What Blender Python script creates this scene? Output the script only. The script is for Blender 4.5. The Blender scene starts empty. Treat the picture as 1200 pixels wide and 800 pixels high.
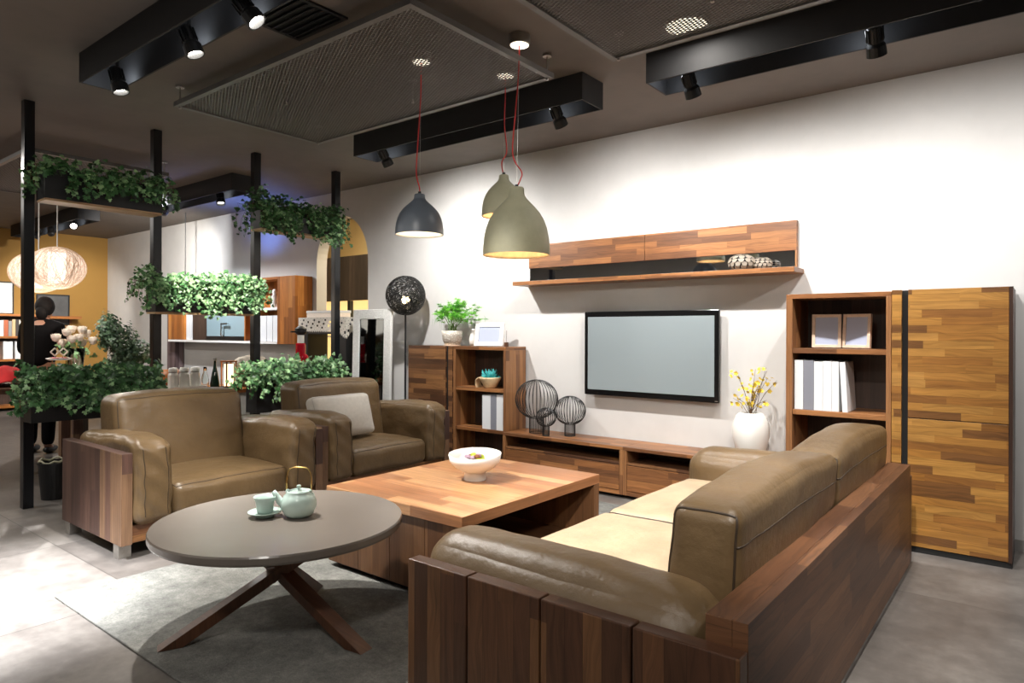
import bpy, bmesh, math, random
from mathutils import Vector, Matrix, noise, Quaternion
random.seed(7)
PI = math.pi
SC = bpy.context.scene
COL = SC.collection
R = math.radians

# ------------------------------------------------------------------ materials
def lin(c):
    c = c / 255.0
    return c / 12.92 if c <= 0.04045 else ((c + 0.055) / 1.055) ** 2.4
def rgb(r, g, b):
    return (lin(r), lin(g), lin(b), 1.0)

class NT:
    """small node-tree helper"""
    def __init__(s, name):
        s.m = bpy.data.materials.new(name); s.m.use_nodes = True
        s.t = s.m.node_tree; s.n = s.t.nodes; s.l = s.t.links
        s.b = s.n['Principled BSDF']
    def new(s, typ, **k):
        q = s.n.new(typ)
        for a, v in k.items(): setattr(q, a, v)
        return q
    def link(s, a, b): s.l.new(a, b)
    def math(s, op, a, b=None, c=None):
        q = s.new('ShaderNodeMath', operation=op)
        for i, v in enumerate((a, b, c)):
            if v is None: continue
            if isinstance(v, (int, float)): q.inputs[i].default_value = v
            else: s.link(v, q.inputs[i])
        return q.outputs[0]
    def comb(s, x, y, z):
        q = s.new('ShaderNodeCombineXYZ')
        for i, v in enumerate((x, y, z)):
            if isinstance(v, (int, float)): q.inputs[i].default_value = v
            else: s.link(v, q.inputs[i])
        return q.outputs[0]
    def noise(s, vec, scale, detail=3, rough=0.55):
        q = s.new('ShaderNodeTexNoise')
        q.inputs['Scale'].default_value = scale; q.inputs['Detail'].default_value = detail
        q.inputs['Roughness'].default_value = rough
        s.link(vec, q.inputs['Vector'])
        return q.outputs['Fac']
    def ramp(s, fac, stops, interp='LINEAR'):
        q = s.new('ShaderNodeValToRGB'); cr = q.color_ramp; cr.interpolation = interp
        while len(cr.elements) < len(stops): cr.elements.new(0.5)
        for e, (p, c) in zip(cr.elements, stops): e.position = p; e.color = c
        s.link(fac, q.inputs[0]); return q.outputs[0]
    def mix(s, fac, a, b, mode='MIX'):
        q = s.new('ShaderNodeMix', data_type='RGBA', blend_type=mode)
        for sock, v in ((q.inputs[0], fac), (q.inputs[6], a), (q.inputs[7], b)):
            if isinstance(v, (int, float)): sock.default_value = v
            elif isinstance(v, tuple): sock.default_value = v
            else: s.link(v, sock)
        return q.outputs[2]
    def obj(s):
        return s.new('ShaderNodeTexCoord').outputs['Object']
    def bump(s, h, strength, dist=0.01):
        q = s.new('ShaderNodeBump'); q.inputs['Strength'].default_value = strength
        q.inputs['Distance'].default_value = dist
        s.link(h, q.inputs['Height']); s.link(q.outputs[0], s.b.inputs['Normal'])

def plain(name, col, rough=0.5, metal=0.0, var=0.0, vscale=8.0, spec=None, emit=None, estr=0.0, bump=0.0, bscale=60.0):
    k = NT(name); k.b.inputs['Roughness'].default_value = rough; k.b.inputs['Metallic'].default_value = metal
    k.b.inputs['Base Color'].default_value = col
    if spec is not None: k.b.inputs['Specular IOR Level'].default_value = spec
    co = k.obj()
    if var > 0:
        f = k.noise(co, vscale, 4)
        lo = tuple(max(0, c * (1 - var)) for c in col[:3]) + (1,); hi = tuple(min(1, c * (1 + var)) for c in col[:3]) + (1,)
        k.link(k.ramp(f, [(0.3, lo), (0.7, hi)]), k.b.inputs['Base Color'])
    if bump > 0: k.bump(k.noise(co, bscale, 3), bump)
    if emit is not None:
        k.b.inputs['Emission Color'].default_value = emit; k.b.inputs['Emission Strength'].default_value = estr
    return k.m

def wood(name, axis, w, L, cols, rough=0.42, contrast=0.55, seam=0.6, seed=0.0, figure=0.5):
    """glued solid-wood lamellas: grain along `axis`, lamella width w, lamella length L"""
    k = NT(name)
    sp = k.new('ShaderNodeSeparateXYZ'); k.link(k.obj(), sp.inputs[0])
    comp = [sp.outputs[i] for i in range(3)]
    u = comp[axis]; o = [comp[i] for i in range(3) if i != axis]
    # on end faces the boards run along the longer edge instead
    ns = k.new('ShaderNodeSeparateXYZ'); k.link(k.new('ShaderNodeTexCoord').outputs['Normal'], ns.inputs[0])
    em = k.math('GREATER_THAN', k.math('ABSOLUTE', ns.outputs[axis]), 0.6)
    u0 = u
    u = k.math('ADD', u0, k.math('MULTIPLY', em, k.math('SUBTRACT', o[0], u0)))
    vb = k.math('ADD', o[0], o[1]); ve = k.math('ADD', o[1], u0)
    v = k.math('ADD', k.math('ADD', vb, k.math('MULTIPLY', em, k.math('SUBTRACT', ve, vb))), 37.123 + seed)
    vv = k.math('DIVIDE', v, w); row = k.math('FLOOR', vv)
    wn = k.new('ShaderNodeTexWhiteNoise', noise_dimensions='1D'); k.link(row, wn.inputs['W'])
    uu = k.math('ADD', k.math('DIVIDE', u, L), k.math('MULTIPLY', wn.outputs[0], 9.7))
    col = k.math('FLOOR', uu)
    w2 = k.new('ShaderNodeTexWhiteNoise', noise_dimensions='2D'); k.link(k.comb(row, col, 0), w2.inputs['Vector'])
    idv = w2.outputs['Value']
    n = len(cols)
    base = k.ramp(idv, [((i + 0.0) / n, c) for i, c in enumerate(cols)], 'CONSTANT')
    off = k.math('MULTIPLY', idv, 23.0)
    wob = k.noise(k.comb(k.math('MULTIPLY', u, 3.0), k.math('MULTIPLY', v, 6.0), off), 1.0, 2)
    vw = k.math('ADD', v, k.math('MULTIPLY', wob, 0.10 * figure))
    g1 = k.noise(k.comb(k.math('MULTIPLY', u, 1.6), k.math('MULTIPLY', vw, 60.0), off), 1.0, 4, 0.6)
    g2 = k.noise(k.comb(k.math('MULTIPLY', u, 6.0), k.math('MULTIPLY', vw, 260.0), off), 1.0, 2, 0.5)
    g = k.math('ADD', k.math('MULTIPLY', g1, 0.75), k.math('MULTIPLY', g2, 0.25))
    lo = 1.0 - contrast
    blot = k.noise(k.comb(k.math('MULTIPLY', u, 4.0), k.math('MULTIPLY', v, 14.0), off), 1.0, 3, 0.6)
    g = k.math('ADD', k.math('MULTIPLY', g, 0.72), k.math('MULTIPLY', blot, 0.28))
    gr = k.ramp(g, [(0.30, (lo, lo * 0.95, lo * 0.90, 1)), (0.47, (0.86, 0.84, 0.82, 1)), (0.56, (1.05, 1.04, 1.02, 1)), (0.70, (1.32, 1.27, 1.20, 1))])
    c = k.mix(1.0, base, gr, 'MULTIPLY')
    fr = k.math('FRACT', vv)
    edge = k.math('LESS_THAN', k.math('MINIMUM', fr, k.math('SUBTRACT', 1.0, fr)), 0.0012 / w)
    sm = 1 - seam * 0.6
    c = k.mix(edge, c, k.mix(1.0, c, (sm, sm, sm, 1), 'MULTIPLY'))
    k.link(c, k.b.inputs['Base Color']); k.b.inputs['Roughness'].default_value = rough
    k.bump(g, 0.10, 0.004)
    return k.m

WALNUT = [rgb(92, 62, 43), rgb(116, 80, 55), rgb(74, 48, 34), rgb(136, 96, 66), rgb(100, 68, 47), rgb(84, 56, 40)]
DARKW = [rgb(88, 58, 39), rgb(76, 50, 34), rgb(98, 66, 44), rgb(82, 54, 37), rgb(92, 61, 41), rgb(112, 78, 51), rgb(80, 52, 36)]
LIT_WALNUT = [rgb(164, 116, 56), rgb(150, 102, 48), rgb(174, 128, 66), rgb(134, 90, 44), rgb(168, 120, 58), rgb(158, 110, 52), rgb(116, 78, 42), rgb(170, 124, 62)]  # same walnut, with strong lamplight painted in as a golden tone
TABLEW = [rgb(176, 126, 86), rgb(158, 108, 72), rgb(188, 142, 100), rgb(150, 104, 70), rgb(170, 122, 80)]
GREYW = [rgb(98, 72, 60), rgb(86, 62, 54), rgb(106, 80, 66), rgb(76, 55, 48), rgb(94, 69, 59), rgb(120, 92, 70), rgb(90, 66, 56)]
ORANGEW = [rgb(178, 112, 52), rgb(158, 96, 42), rgb(192, 128, 64), rgb(140, 84, 38)]
M = {}
M['sofa_v'] = wood('walnut_boards_upright', 2, 0.062, 1.2, DARKW, 0.36, 0.62, figure=1.2)
M['sofa_y'] = wood('walnut_boards_lengthwise', 1, 0.075, 0.55, [rgb(108, 73, 49), rgb(98, 65, 43), rgb(118, 81, 55), rgb(102, 69, 46), rgb(90, 59, 40)], 0.42, 0.6, figure=1.0)
M['chair_v'] = wood('grey_walnut_upright', 2, 0.075, 2.0, GREYW, 0.45, 0.5)
M['chair_x'] = wood('walnut_rail', 1, 0.045, 0.5, [rgb(134, 92, 58), rgb(112, 74, 48), rgb(150, 106, 66)], 0.42)
M['table_top'] = wood('walnut_table_top', 0, 0.085, 0.75, TABLEW, 0.33, 0.38)
M['table_panel'] = wood('walnut_table_panel', 2, 0.10, 1.5, [rgb(112, 78, 52), rgb(98, 66, 44), rgb(122, 86, 58)], 0.42, 0.4)
M['lit_walnut_x'] = wood('lit_walnut_across', 0, 0.046, 0.34, LIT_WALNUT, 0.36, 0.55, figure=1.2)
M['shelf_x'] = wood('walnut_across', 0, 0.05, 0.38, [rgb(148, 100, 60), rgb(128, 85, 52), rgb(160, 110, 68), rgb(112, 74, 47), rgb(140, 93, 56)], 0.38, 0.55, figure=1.0)
M['case_x'] = wood('dark_walnut_across', 0, 0.05, 0.42, [rgb(118, 80, 52), rgb(96, 64, 42), rgb(140, 98, 62), rgb(82, 54, 37), rgb(126, 88, 58)], 0.38, 0.55, figure=1.0)
M['case_z'] = wood('walnut_case_upright', 2, 0.05, 1.3, [rgb(142, 98, 62), rgb(122, 82, 52), rgb(156, 110, 70)], 0.40, 0.4)
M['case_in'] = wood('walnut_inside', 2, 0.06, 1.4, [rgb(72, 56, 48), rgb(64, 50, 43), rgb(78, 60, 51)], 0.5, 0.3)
M['leg_wood'] = wood('dark_walnut_leg', 2, 0.2, 3.0, [rgb(92, 60, 42), rgb(80, 52, 36)], 0.4, 0.45)
M['orange_z'] = wood('orange_wood_upright', 2, 0.09, 2.0, ORANGEW, 0.42, 0.35)
M['orange_x'] = wood('orange_wood_across', 0, 0.09, 1.2, ORANGEW, 0.42, 0.35)
M['slat_grey'] = wood('weathered_dark_boards', 2, 0.12, 3.0, [rgb(72, 62, 58), rgb(58, 50, 48), rgb(88, 76, 70), rgb(66, 56, 52)], 0.6, 0.4)
M['plum_z'] = wood('plum_grey_boards', 2, 0.08, 3.0, [rgb(96, 80, 82), rgb(80, 64, 66), rgb(116, 100, 102)], 0.6, 0.35)
M['base_wood'] = wood('pale_planter_base', 1, 0.1, 2.0, [rgb(196, 164, 124), rgb(184, 150, 112)], 0.5, 0.2)

def leather(name, col, rough=0.42):
    k = NT(name); co = k.obj()
    f = k.noise(co, 5.0, 4)
    lo = tuple(c * 0.86 for c in col[:3]) + (1,); hi = tuple(min(1, c * 1.14) for c in col[:3]) + (1,)
    k.link(k.ramp(f, [(0.3, lo), (0.7, hi)]), k.b.inputs['Base Color'])
    k.b.inputs['Roughness'].default_value = rough
    h = k.math('ADD', k.math('MULTIPLY', k.noise(co, 420.0, 2), 0.10), k.math('MULTIPLY', k.noise(co, 14.0, 3), 0.9))
    k.bump(h, 0.35, 0.02)
    return k.m
M['leather'] = leather('olive_brown_leather', rgb(102, 82, 56), 0.36)
M['leather_lit'] = leather('lit_olive_brown_leather', rgb(172, 151, 124), 0.42)  # same leather, the lamplight on the seat painted in as a paler colour
M['piping'] = plain('dark_leather_piping', rgb(58, 46, 34), 0.5)
M['linen'] = plain('pale_grey_linen', rgb(196, 190, 180), 0.85, var=0.06, vscale=40, bump=0.2, bscale=300)

M['black'] = plain('black_powder_coat', rgb(24, 24, 25), 0.42, var=0.1)
M['black_matte'] = plain('black_matte', rgb(20, 20, 20), 0.7)
M['post'] = plain('black_steel', rgb(20, 21, 24), 0.28, var=0.05)
M['beam'] = plain('charcoal_sheet_metal', rgb(40, 40, 42), 0.7, var=0.08)
M['mesh_metal'] = plain('grey_expanded_metal', rgb(104, 101, 98), 0.55)
M['mesh_frame'] = plain('grey_metal_frame', rgb(104, 102, 100), 0.5)
M['steel'] = plain('brushed_steel', rgb(168, 164, 158), 0.35, metal=0.8, var=0.08, vscale=30)
M['chrome'] = plain('chrome', rgb(210, 210, 210), 0.15, metal=1.0)
M['brass'] = plain('brass', rgb(196, 160, 96), 0.25, metal=1.0)
M['white_gloss'] = plain('white_glaze', rgb(240, 238, 232), 0.25)
M['white_matte'] = plain('white_ceramic', rgb(236, 234, 230), 0.6)
M['celadon'] = plain('celadon_glaze', rgb(198, 220, 212), 0.18)
M['page'] = plain('white_board_cover', rgb(226, 228, 230), 0.55)
M['page_grey'] = plain('grey_book_cloth', rgb(128, 130, 140), 0.6)
M['pearl'] = plain('pale_picture_card', rgb(176, 184, 206), 0.5)
M['cream_wood'] = plain('pale_frame_wood', rgb(222, 196, 172), 0.4, var=0.1, vscale=30)
M['soil'] = plain('dark_soil', rgb(38, 30, 24), 0.95, var=0.3, vscale=60)
M['shade_dark'] = plain('slate_blue_shade', rgb(92, 99, 108), 0.38, bump=0.08, bscale=30)
M['shade_olive'] = plain('khaki_concrete_shade', rgb(168, 165, 138), 0.55, var=0.08, vscale=12, bump=0.12, bscale=40)
M['shade_in'] = plain('warm_cream_lining', rgb(232, 206, 164), 0.7, var=0.12, vscale=30)
M['shade_in_white'] = plain('white_lining', rgb(240, 240, 236), 0.7, var=0.05, vscale=30)
M['red_cord'] = plain('red_textile_cord', rgb(196, 44, 40), 0.6)
M['wire'] = plain('black_wire', rgb(16, 16, 16), 0.4)
M['table_lacquer'] = plain('taupe_lacquer', rgb(116, 108, 101), 0.24, var=0.04, vscale=3)
M['red_cloth'] = plain('red_cloth', rgb(206, 38, 40), 0.9, var=0.15, vscale=10)
M['ruby'] = plain('ruby_red_lacquer', rgb(170, 14, 32), 0.15)
M['lace'] = plain('ivory_lace', rgb(226, 220, 208), 0.9)
M['stone'] = plain('rough_grey_stone', rgb(150, 142, 130), 0.9, var=0.4, vscale=30, bump=0.6, bscale=30)
M['silver_frame'] = plain('silver_leaf_frame', rgb(232, 232, 228), 0.5, var=0.12, vscale=90, bump=0.5, bscale=90)
M['dress'] = plain('black_clothing', rgb(13, 12, 13), 0.95, spec=0.1)
M['skin'] = plain('skin', rgb(150, 108, 86), 0.5)
M['hair'] = plain('dark_hair', rgb(14, 10, 9), 0.7, spec=0.2)
M['teal'] = plain('teal_succulent', rgb(60, 168, 168), 0.5, var=0.3, vscale=40)
M['stem'] = plain('green_stem', rgb(84, 112, 50), 0.6)
M['twig'] = plain('brown_twig', rgb(96, 72, 48), 0.7)
M['yellow'] = plain('yellow_petal', rgb(238, 208, 70), 0.6, var=0.15, vscale=60)
M['rose'] = plain('cream_rose_petal', rgb(252, 236, 220), 0.6, var=0.06, vscale=60)
M['pinkish'] = plain('pink_sweets', rgb(214, 96, 110), 0.6)
M['fruit_green'] = plain('lime_green_fruit', rgb(164, 176, 50), 0.5, var=0.2, vscale=30)
M['fruit_brown'] = plain('brown_dried_fruit', rgb(122, 70, 40), 0.6)
M['fruit_mauve'] = plain('mauve_petals', rgb(158, 130, 150), 0.6)
def leafm(name, col, rough=0.42):
    k = NT(name); f = k.noise(k.obj(), 25.0, 2)
    lo = tuple(c * 0.65 for c in col[:3]) + (1,); hi = tuple(min(1, c * 1.35) for c in col[:3]) + (1,)
    k.link(k.ramp(f, [(0.3, lo), (0.7, hi)]), k.b.inputs['Base Color'])
    k.b.inputs['Roughness'].default_value = rough
    return k.m
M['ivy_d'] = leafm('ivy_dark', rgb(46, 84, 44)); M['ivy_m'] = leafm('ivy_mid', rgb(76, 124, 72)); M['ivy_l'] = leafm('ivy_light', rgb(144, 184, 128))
M['fern'] = leafm('bright_fern', rgb(118, 200, 50)); M['fern_d'] = leafm('dark_fern', rgb(72, 150, 36))  # second, darker green for random clumps and trailing fronds
M['bush_d'] = leafm('bush_dark', rgb(44, 72, 46)); M['bush_m'] = leafm('bush_grey_green', rgb(92, 118, 88))
IVY = [M['ivy_d'], M['ivy_m'], M['ivy_l']]

def emis(name, col, s): return plain(name, col, 0.5, emit=col, estr=s)
M['lens'] = emis('lit_lamp_lens', rgb(255, 250, 240), 30.0)
M['lens_dim'] = emis('lit_lamp_lens_side', rgb(255, 250, 240), 6.0)
M['bulb'] = emis('lit_warm_bulb', rgb(255, 226, 180), 14.0)
M['downlight'] = emis('lit_downlight', rgb(255, 244, 222), 3.0)
M['tube_glow'] = emis('lit_white_tube', rgb(255, 244, 230), 4.0)
M['glow_warm'] = emis('lit_warm_panel', rgb(255, 224, 150), 0.8)

def glass(name, col=(1, 1, 1, 1), rough=0.02):
    k = NT(name); k.b.inputs['Base Color'].default_value = col; k.b.inputs['Roughness'].default_value = rough
    k.b.inputs['Transmission Weight'].default_value = 1.0; k.b.inputs['IOR'].default_value = 1.3
    return k.m
M['glass'] = glass('clear_glass', (0.93, 0.97, 0.95, 1))
def mirror(name, col=(0.8, 0.82, 0.84, 1), rough=0.02): return plain(name, col, rough, metal=1.0)
M['mirror'] = mirror('mirror_glass', (0.62, 0.65, 0.68, 1), 0.03)
M['mirror_dark'] = mirror('tinted_mirror_glass', (0.09, 0.095, 0.095, 1), 0.06)
M['screen'] = plain('painted_reflection_screen', rgb(140, 150, 153), 0.12, spec=0.6)  # base colour stands in for the bright room reflected in dark glass
M['glass_blue'] = plain('grey_blue_glass_front', rgb(150, 174, 182), 0.10, spec=0.6)
M['tv_black'] = plain('glossy_black_bezel', rgb(14, 14, 15), 0.12)

def wall_mat(name, col, var=0.05):
    k = NT(name); co = k.obj()
    a = k.noise(co, 0.9, 5, 0.65); b = k.noise(co, 5.0, 4, 0.6)
    f = k.math('ADD', k.math('MULTIPLY', a, 0.7), k.math('MULTIPLY', b, 0.3))
    lo = tuple(c * (1 - var * 2) for c in col[:3]) + (1,)
    k.link(k.ramp(f, [(0.35, lo), (0.55, col)]), k.b.inputs['Base Color'])
    k.b.inputs['Roughness'].default_value = 0.75
    k.bump(b, 0.08, 0.01)
    return k.m
M['wall'] = wall_mat('off_white_plaster', rgb(208, 206, 203), 0.04)
M['mustard'] = wall_mat('mustard_paint', rgb(160, 120, 54), 0.03)
M['cream'] = wall_mat('cream_paint', rgb(236, 212, 160), 0.03)
M['ceil'] = wall_mat('charcoal_ceiling_paint', rgb(112, 104, 97), 0.09)
M['greywall'] = wall_mat('grey_paint', rgb(176, 172, 167), 0.05)

def floor_mat():
    k = NT('grey_stone_tiles'); co = k.obj()
    sp = k.new('ShaderNodeSeparateXYZ'); k.link(co, sp.inputs[0])
    T = 1.2
    def cell(c, o):
        q = k.math('DIVIDE', k.math('ADD', c, o), T); return k.math('FLOOR', q), k.math('FRACT', q)
    ix, fx = cell(sp.outputs[0], 49.07); iy, fy = cell(sp.outputs[1], 48.92)
    ew = k.math('MINIMUM', k.math('MINIMUM', fx, k.math('SUBTRACT', 1.0, fx)), k.math('MINIMUM', fy, k.math('SUBTRACT', 1.0, fy)))
    seam = k.math('LESS_THAN', ew, 0.0022)
    wn = k.new('ShaderNodeTexWhiteNoise', noise_dimensions='2D'); k.link(k.comb(ix, iy, 0), wn.inputs['Vector'])
    a = k.noise(co, 2.2, 6, 0.65); b = k.noise(co, 14.0, 4, 0.6)
    f = k.math('ADD', k.math('ADD', k.math('MULTIPLY', a, 0.6), k.math('MULTIPLY', b, 0.25)), k.math('MULTIPLY', wn.outputs[0], 0.15))
    c = k.ramp(f, [(0.32, rgb(74, 70, 67)), (0.5, rgb(100, 95, 91)), (0.66, rgb(126, 121, 116))])
    c = k.mix(seam, c, (0.06, 0.055, 0.05, 1))
    k.link(c, k.b.inputs['Base Color'])
    k.link(k.math('ADD', 0.30, k.math('MULTIPLY', a, 0.22)), k.b.inputs['Roughness'])
    k.bump(k.math('SUBTRACT', k.math('MULTIPLY', b, 0.15), seam), 0.12, 0.004)
    return k.m
M['floor'] = floor_mat()
def rug_mat():
    k = NT('grey_wool_rug'); co = k.obj()
    a = k.noise(co, 3.0, 6, 0.7); b = k.noise(co, 130.0, 3, 0.7); c2 = k.noise(co, 30.0, 4, 0.7)
    f = k.math('ADD', k.math('ADD', k.math('MULTIPLY', a, 0.5), k.math('MULTIPLY', b, 0.25)), k.math('MULTIPLY', c2, 0.25))
    k.link(k.ramp(f, [(0.33, rgb(78, 78, 76)), (0.5, rgb(116, 116, 112)), (0.68, rgb(154, 153, 147))]), k.b.inputs['Base Color'])
    k.b.inputs['Roughness'].default_value = 1.0; k.b.inputs['Specular IOR Level'].default_value = 0.1
    k.bump(b, 0.6, 0.01)
    return k.m
M['rug'] = rug_mat()
def pot_mat():
    k = NT('white_diamond_pot'); co = k.obj()
    v = k.new('ShaderNodeTexVoronoi'); v.inputs['Scale'].default_value = 60; k.link(co, v.inputs['Vector'])
    k.link(k.ramp(v.outputs['Distance'], [(0.1, rgb(240, 236, 228)), (0.6, rgb(200, 190, 176))]), k.b.inputs['Base Color'])
    k.bump(v.outputs['Distance'], 0.6, 0.01); return k.m
M['pot'] = pot_mat()

# ------------------------------------------------------------------ objects
def thing(name, label, cat, loc=(0, 0, 0), group=None):
    o = bpy.data.objects.new(name, None); COL.objects.link(o)
    o.location = loc; o['label'] = label; o['category'] = cat
    o.empty_display_size = 0.1
    if group: o['group'] = group
    return o
def tag(o, label, cat, group=None, kind=None):
    o['label'] = label; o['category'] = cat
    if group: o['group'] = group
    if kind: o['kind'] = kind
    return o
def org(o):
    v = Vector((0, 0, 0))
    while o is not None:
        v += Vector(o.location); o = o.parent
    return v

class MB:
    """mesh builder in world coordinates"""
    def __init__(s): s.v = []; s.f = []; s.mi = []; s.cur = 0
    def add(s, vs, fs):
        b = len(s.v); s.v.extend([tuple(x) for x in vs])
        for f in fs: s.f.append(tuple(i + b for i in f)); s.mi.append(s.cur)
        return s
    def box(s, x0, x1, y0, y1, z0, z1):
        if x0 > x1: x0, x1 = x1, x0
        if y0 > y1: y0, y1 = y1, y0
        if z0 > z1: z0, z1 = z1, z0
        vs = [(x, y, z) for z in (z0, z1) for y in (y0, y1) for x in (x0, x1)]
        return s.add(vs, [(0, 2, 3, 1), (4, 5, 7, 6), (0, 1, 5, 4), (2, 6, 7, 3), (0, 4, 6, 2), (1, 3, 7, 5)])
    def obox(s, c, ax, ay, az):
        """box with centre c and half-axis vectors"""
        c = Vector(c); ax = Vector(ax); ay = Vector(ay); az = Vector(az)
        vs = [c + i * ax + j * ay + k * az for k in (-1, 1) for j in (-1, 1) for i in (-1, 1)]
        return s.add(vs, [(0, 2, 3, 1), (4, 5, 7, 6), (0, 1, 5, 4), (2, 6, 7, 3), (0, 4, 6, 2), (1, 3, 7, 5)])
    def bar(s, a, b, w, t, up=(0, 0, 1)):
        a = Vector(a); b = Vector(b); d = b - a; d2 = d.normalized(); u = Vector(up)
        x = d2.cross(u)
        if x.length < 1e-4: x = d2.cross(Vector((1, 0, 0)))
        x.normalize(); y = x.cross(d2)
        return s.obox((a + b) / 2, d / 2, x * w / 2, y * t / 2)
    def lathe(s, prof, c=(0, 0, 0), n=32, axis=None, cap=False):
        """prof [(r, h)...] around an axis through c (default z)"""
        c = Vector(c)
        if axis is None: X, Y, Z = Vector((1, 0, 0)), Vector((0, 1, 0)), Vector((0, 0, 1))
        else:
            Z = Vector(axis).normalized(); X = Z.orthogonal().normalized(); Y = Z.cross(X)
        vs = []; fs = []
        for r, h in prof:
            for i in range(n):
                a = 2 * PI * i / n; vs.append(c + X * r * math.cos(a) + Y * r * math.sin(a) + Z * h)
        for j in range(len(prof) - 1):
            for i in range(n):
                i2 = (i + 1) % n
                fs.append((j * n + i, j * n + i2, (j + 1) * n + i2, (j + 1) * n + i))
        if cap:
            fs.append(tuple(reversed(range(n)))); k = (len(prof) - 1) * n; fs.append(tuple(range(k, k + n)))
        return s.add(vs, fs)
    def cyl(s, a, b, r, n=16, r2=None):
        a = Vector(a); b = Vector(b); L = (b - a).length
        return s.lathe([(r, 0), (r if r2 is None else r2, L)], a, n, b - a, True)
    def tube(s, pts, r, n=8, closed=False):
        P = [Vector(p) for p in pts]; m = len(P); vs = []; fs = []
        up = None
        for i, p in enumerate(P):
            if closed: d = P[(i + 1) % m] - P[i - 1]
            else: d = P[min(i + 1, m - 1)] - P[max(i - 1, 0)]
            if d.length < 1e-9: d = Vector((0, 0, 1))
            d.normalize()
            if up is None: up = d.orthogonal().normalized()
            x = (up - d * up.dot(d))
            if x.length < 1e-5: x = d.orthogonal()
            x.normalize(); up = x; y = d.cross(x)
            rr = r[i] if isinstance(r, (list, tuple)) else r
            for k in range(n):
                a = 2 * PI * k / n; vs.append(p + x * rr * math.cos(a) + y * rr * math.sin(a))
        for i in range(m if closed else m - 1):
            j = (i + 1) % m
            for k in range(n):
                k2 = (k + 1) % n; fs.append((i * n + k, i * n + k2, j * n + k2, j * n + k))
        if not closed: fs.append(tuple(reversed(range(n)))); fs.append(tuple(range((m - 1) * n, m * n)))
        return s.add(vs, fs)
    def ball(s, c, rx, ry=None, rz=None, n=16, m=10):
        ry = rx if ry is None else ry; rz = rx if rz is None else rz
        vs = [(c[0], c[1], c[2] - rz)]; fs = []
        for j in range(1, m):
            t = -PI / 2 + PI * j / m
            for i in range(n):
                a = 2 * PI * i / n
                vs.append((c[0] + rx * math.cos(t) * math.cos(a), c[1] + ry * math.cos(t) * math.sin(a), c[2] + rz * math.sin(t)))
        vs.append((c[0], c[1], c[2] + rz)); k = len(vs) - 1
        for i in range(n):
            i2 = (i + 1) % n; fs.append((0, 1 + i2, 1 + i)); fs.append((k, 1 + (m - 2) * n + i, 1 + (m - 2) * n + i2))
            for j in range(m - 2): fs.append((1 + j * n + i, 1 + j * n + i2, 1 + (j + 1) * n + i2, 1 + (j + 1) * n + i))
        return s.add(vs, fs)
    def build(s, name, mat, parent=None, smooth=False, bevel=0.0, label=None, kind=None, weld=False):
        me = bpy.data.meshes.new(name)
        o0 = org(parent) if parent is not None else Vector((0, 0, 0))
        me.from_pydata([(x - o0.x, y - o0.y, z - o0.z) for x, y, z in s.v], [], s.f)
        mats = mat if isinstance(mat, (list, tuple)) else [mat]
        for q in mats: me.materials.append(q)
        if any(s.mi): me.polygons.foreach_set('material_index', s.mi)
        me.update()
        if weld:
            bm = bmesh.new(); bm.from_mesh(me); bmesh.ops.remove_doubles(bm, verts=bm.verts, dist=1e-5)
            bmesh.ops.recalc_face_normals(bm, faces=bm.faces); bm.to_mesh(me); bm.free()
        if smooth: me.polygons.foreach_set('use_smooth', [True] * len(me.polygons))
        o = bpy.data.objects.new(name, me); COL.objects.link(o)
        if parent is not None: o.parent = parent
        if bevel > 0:
            b = o.modifiers.new('bevel', 'BEVEL'); b.width = bevel; b.segments = 2; b.limit_method = 'ANGLE'; b.angle_limit = R(40)
            b.harden_normals = False
        if label: o['label'] = label
        if kind: o['kind'] = kind
        return o

def struct(name, mb, mat, **k): return mb.build(name, mat, None, kind='structure', **k)
def copy_tree(o, parent=None, off=None):
    c = o.copy(); COL.objects.link(c)
    if parent is not None: c.parent = parent
    for ch in list(o.children): copy_tree(ch, c)
    return c

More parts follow.
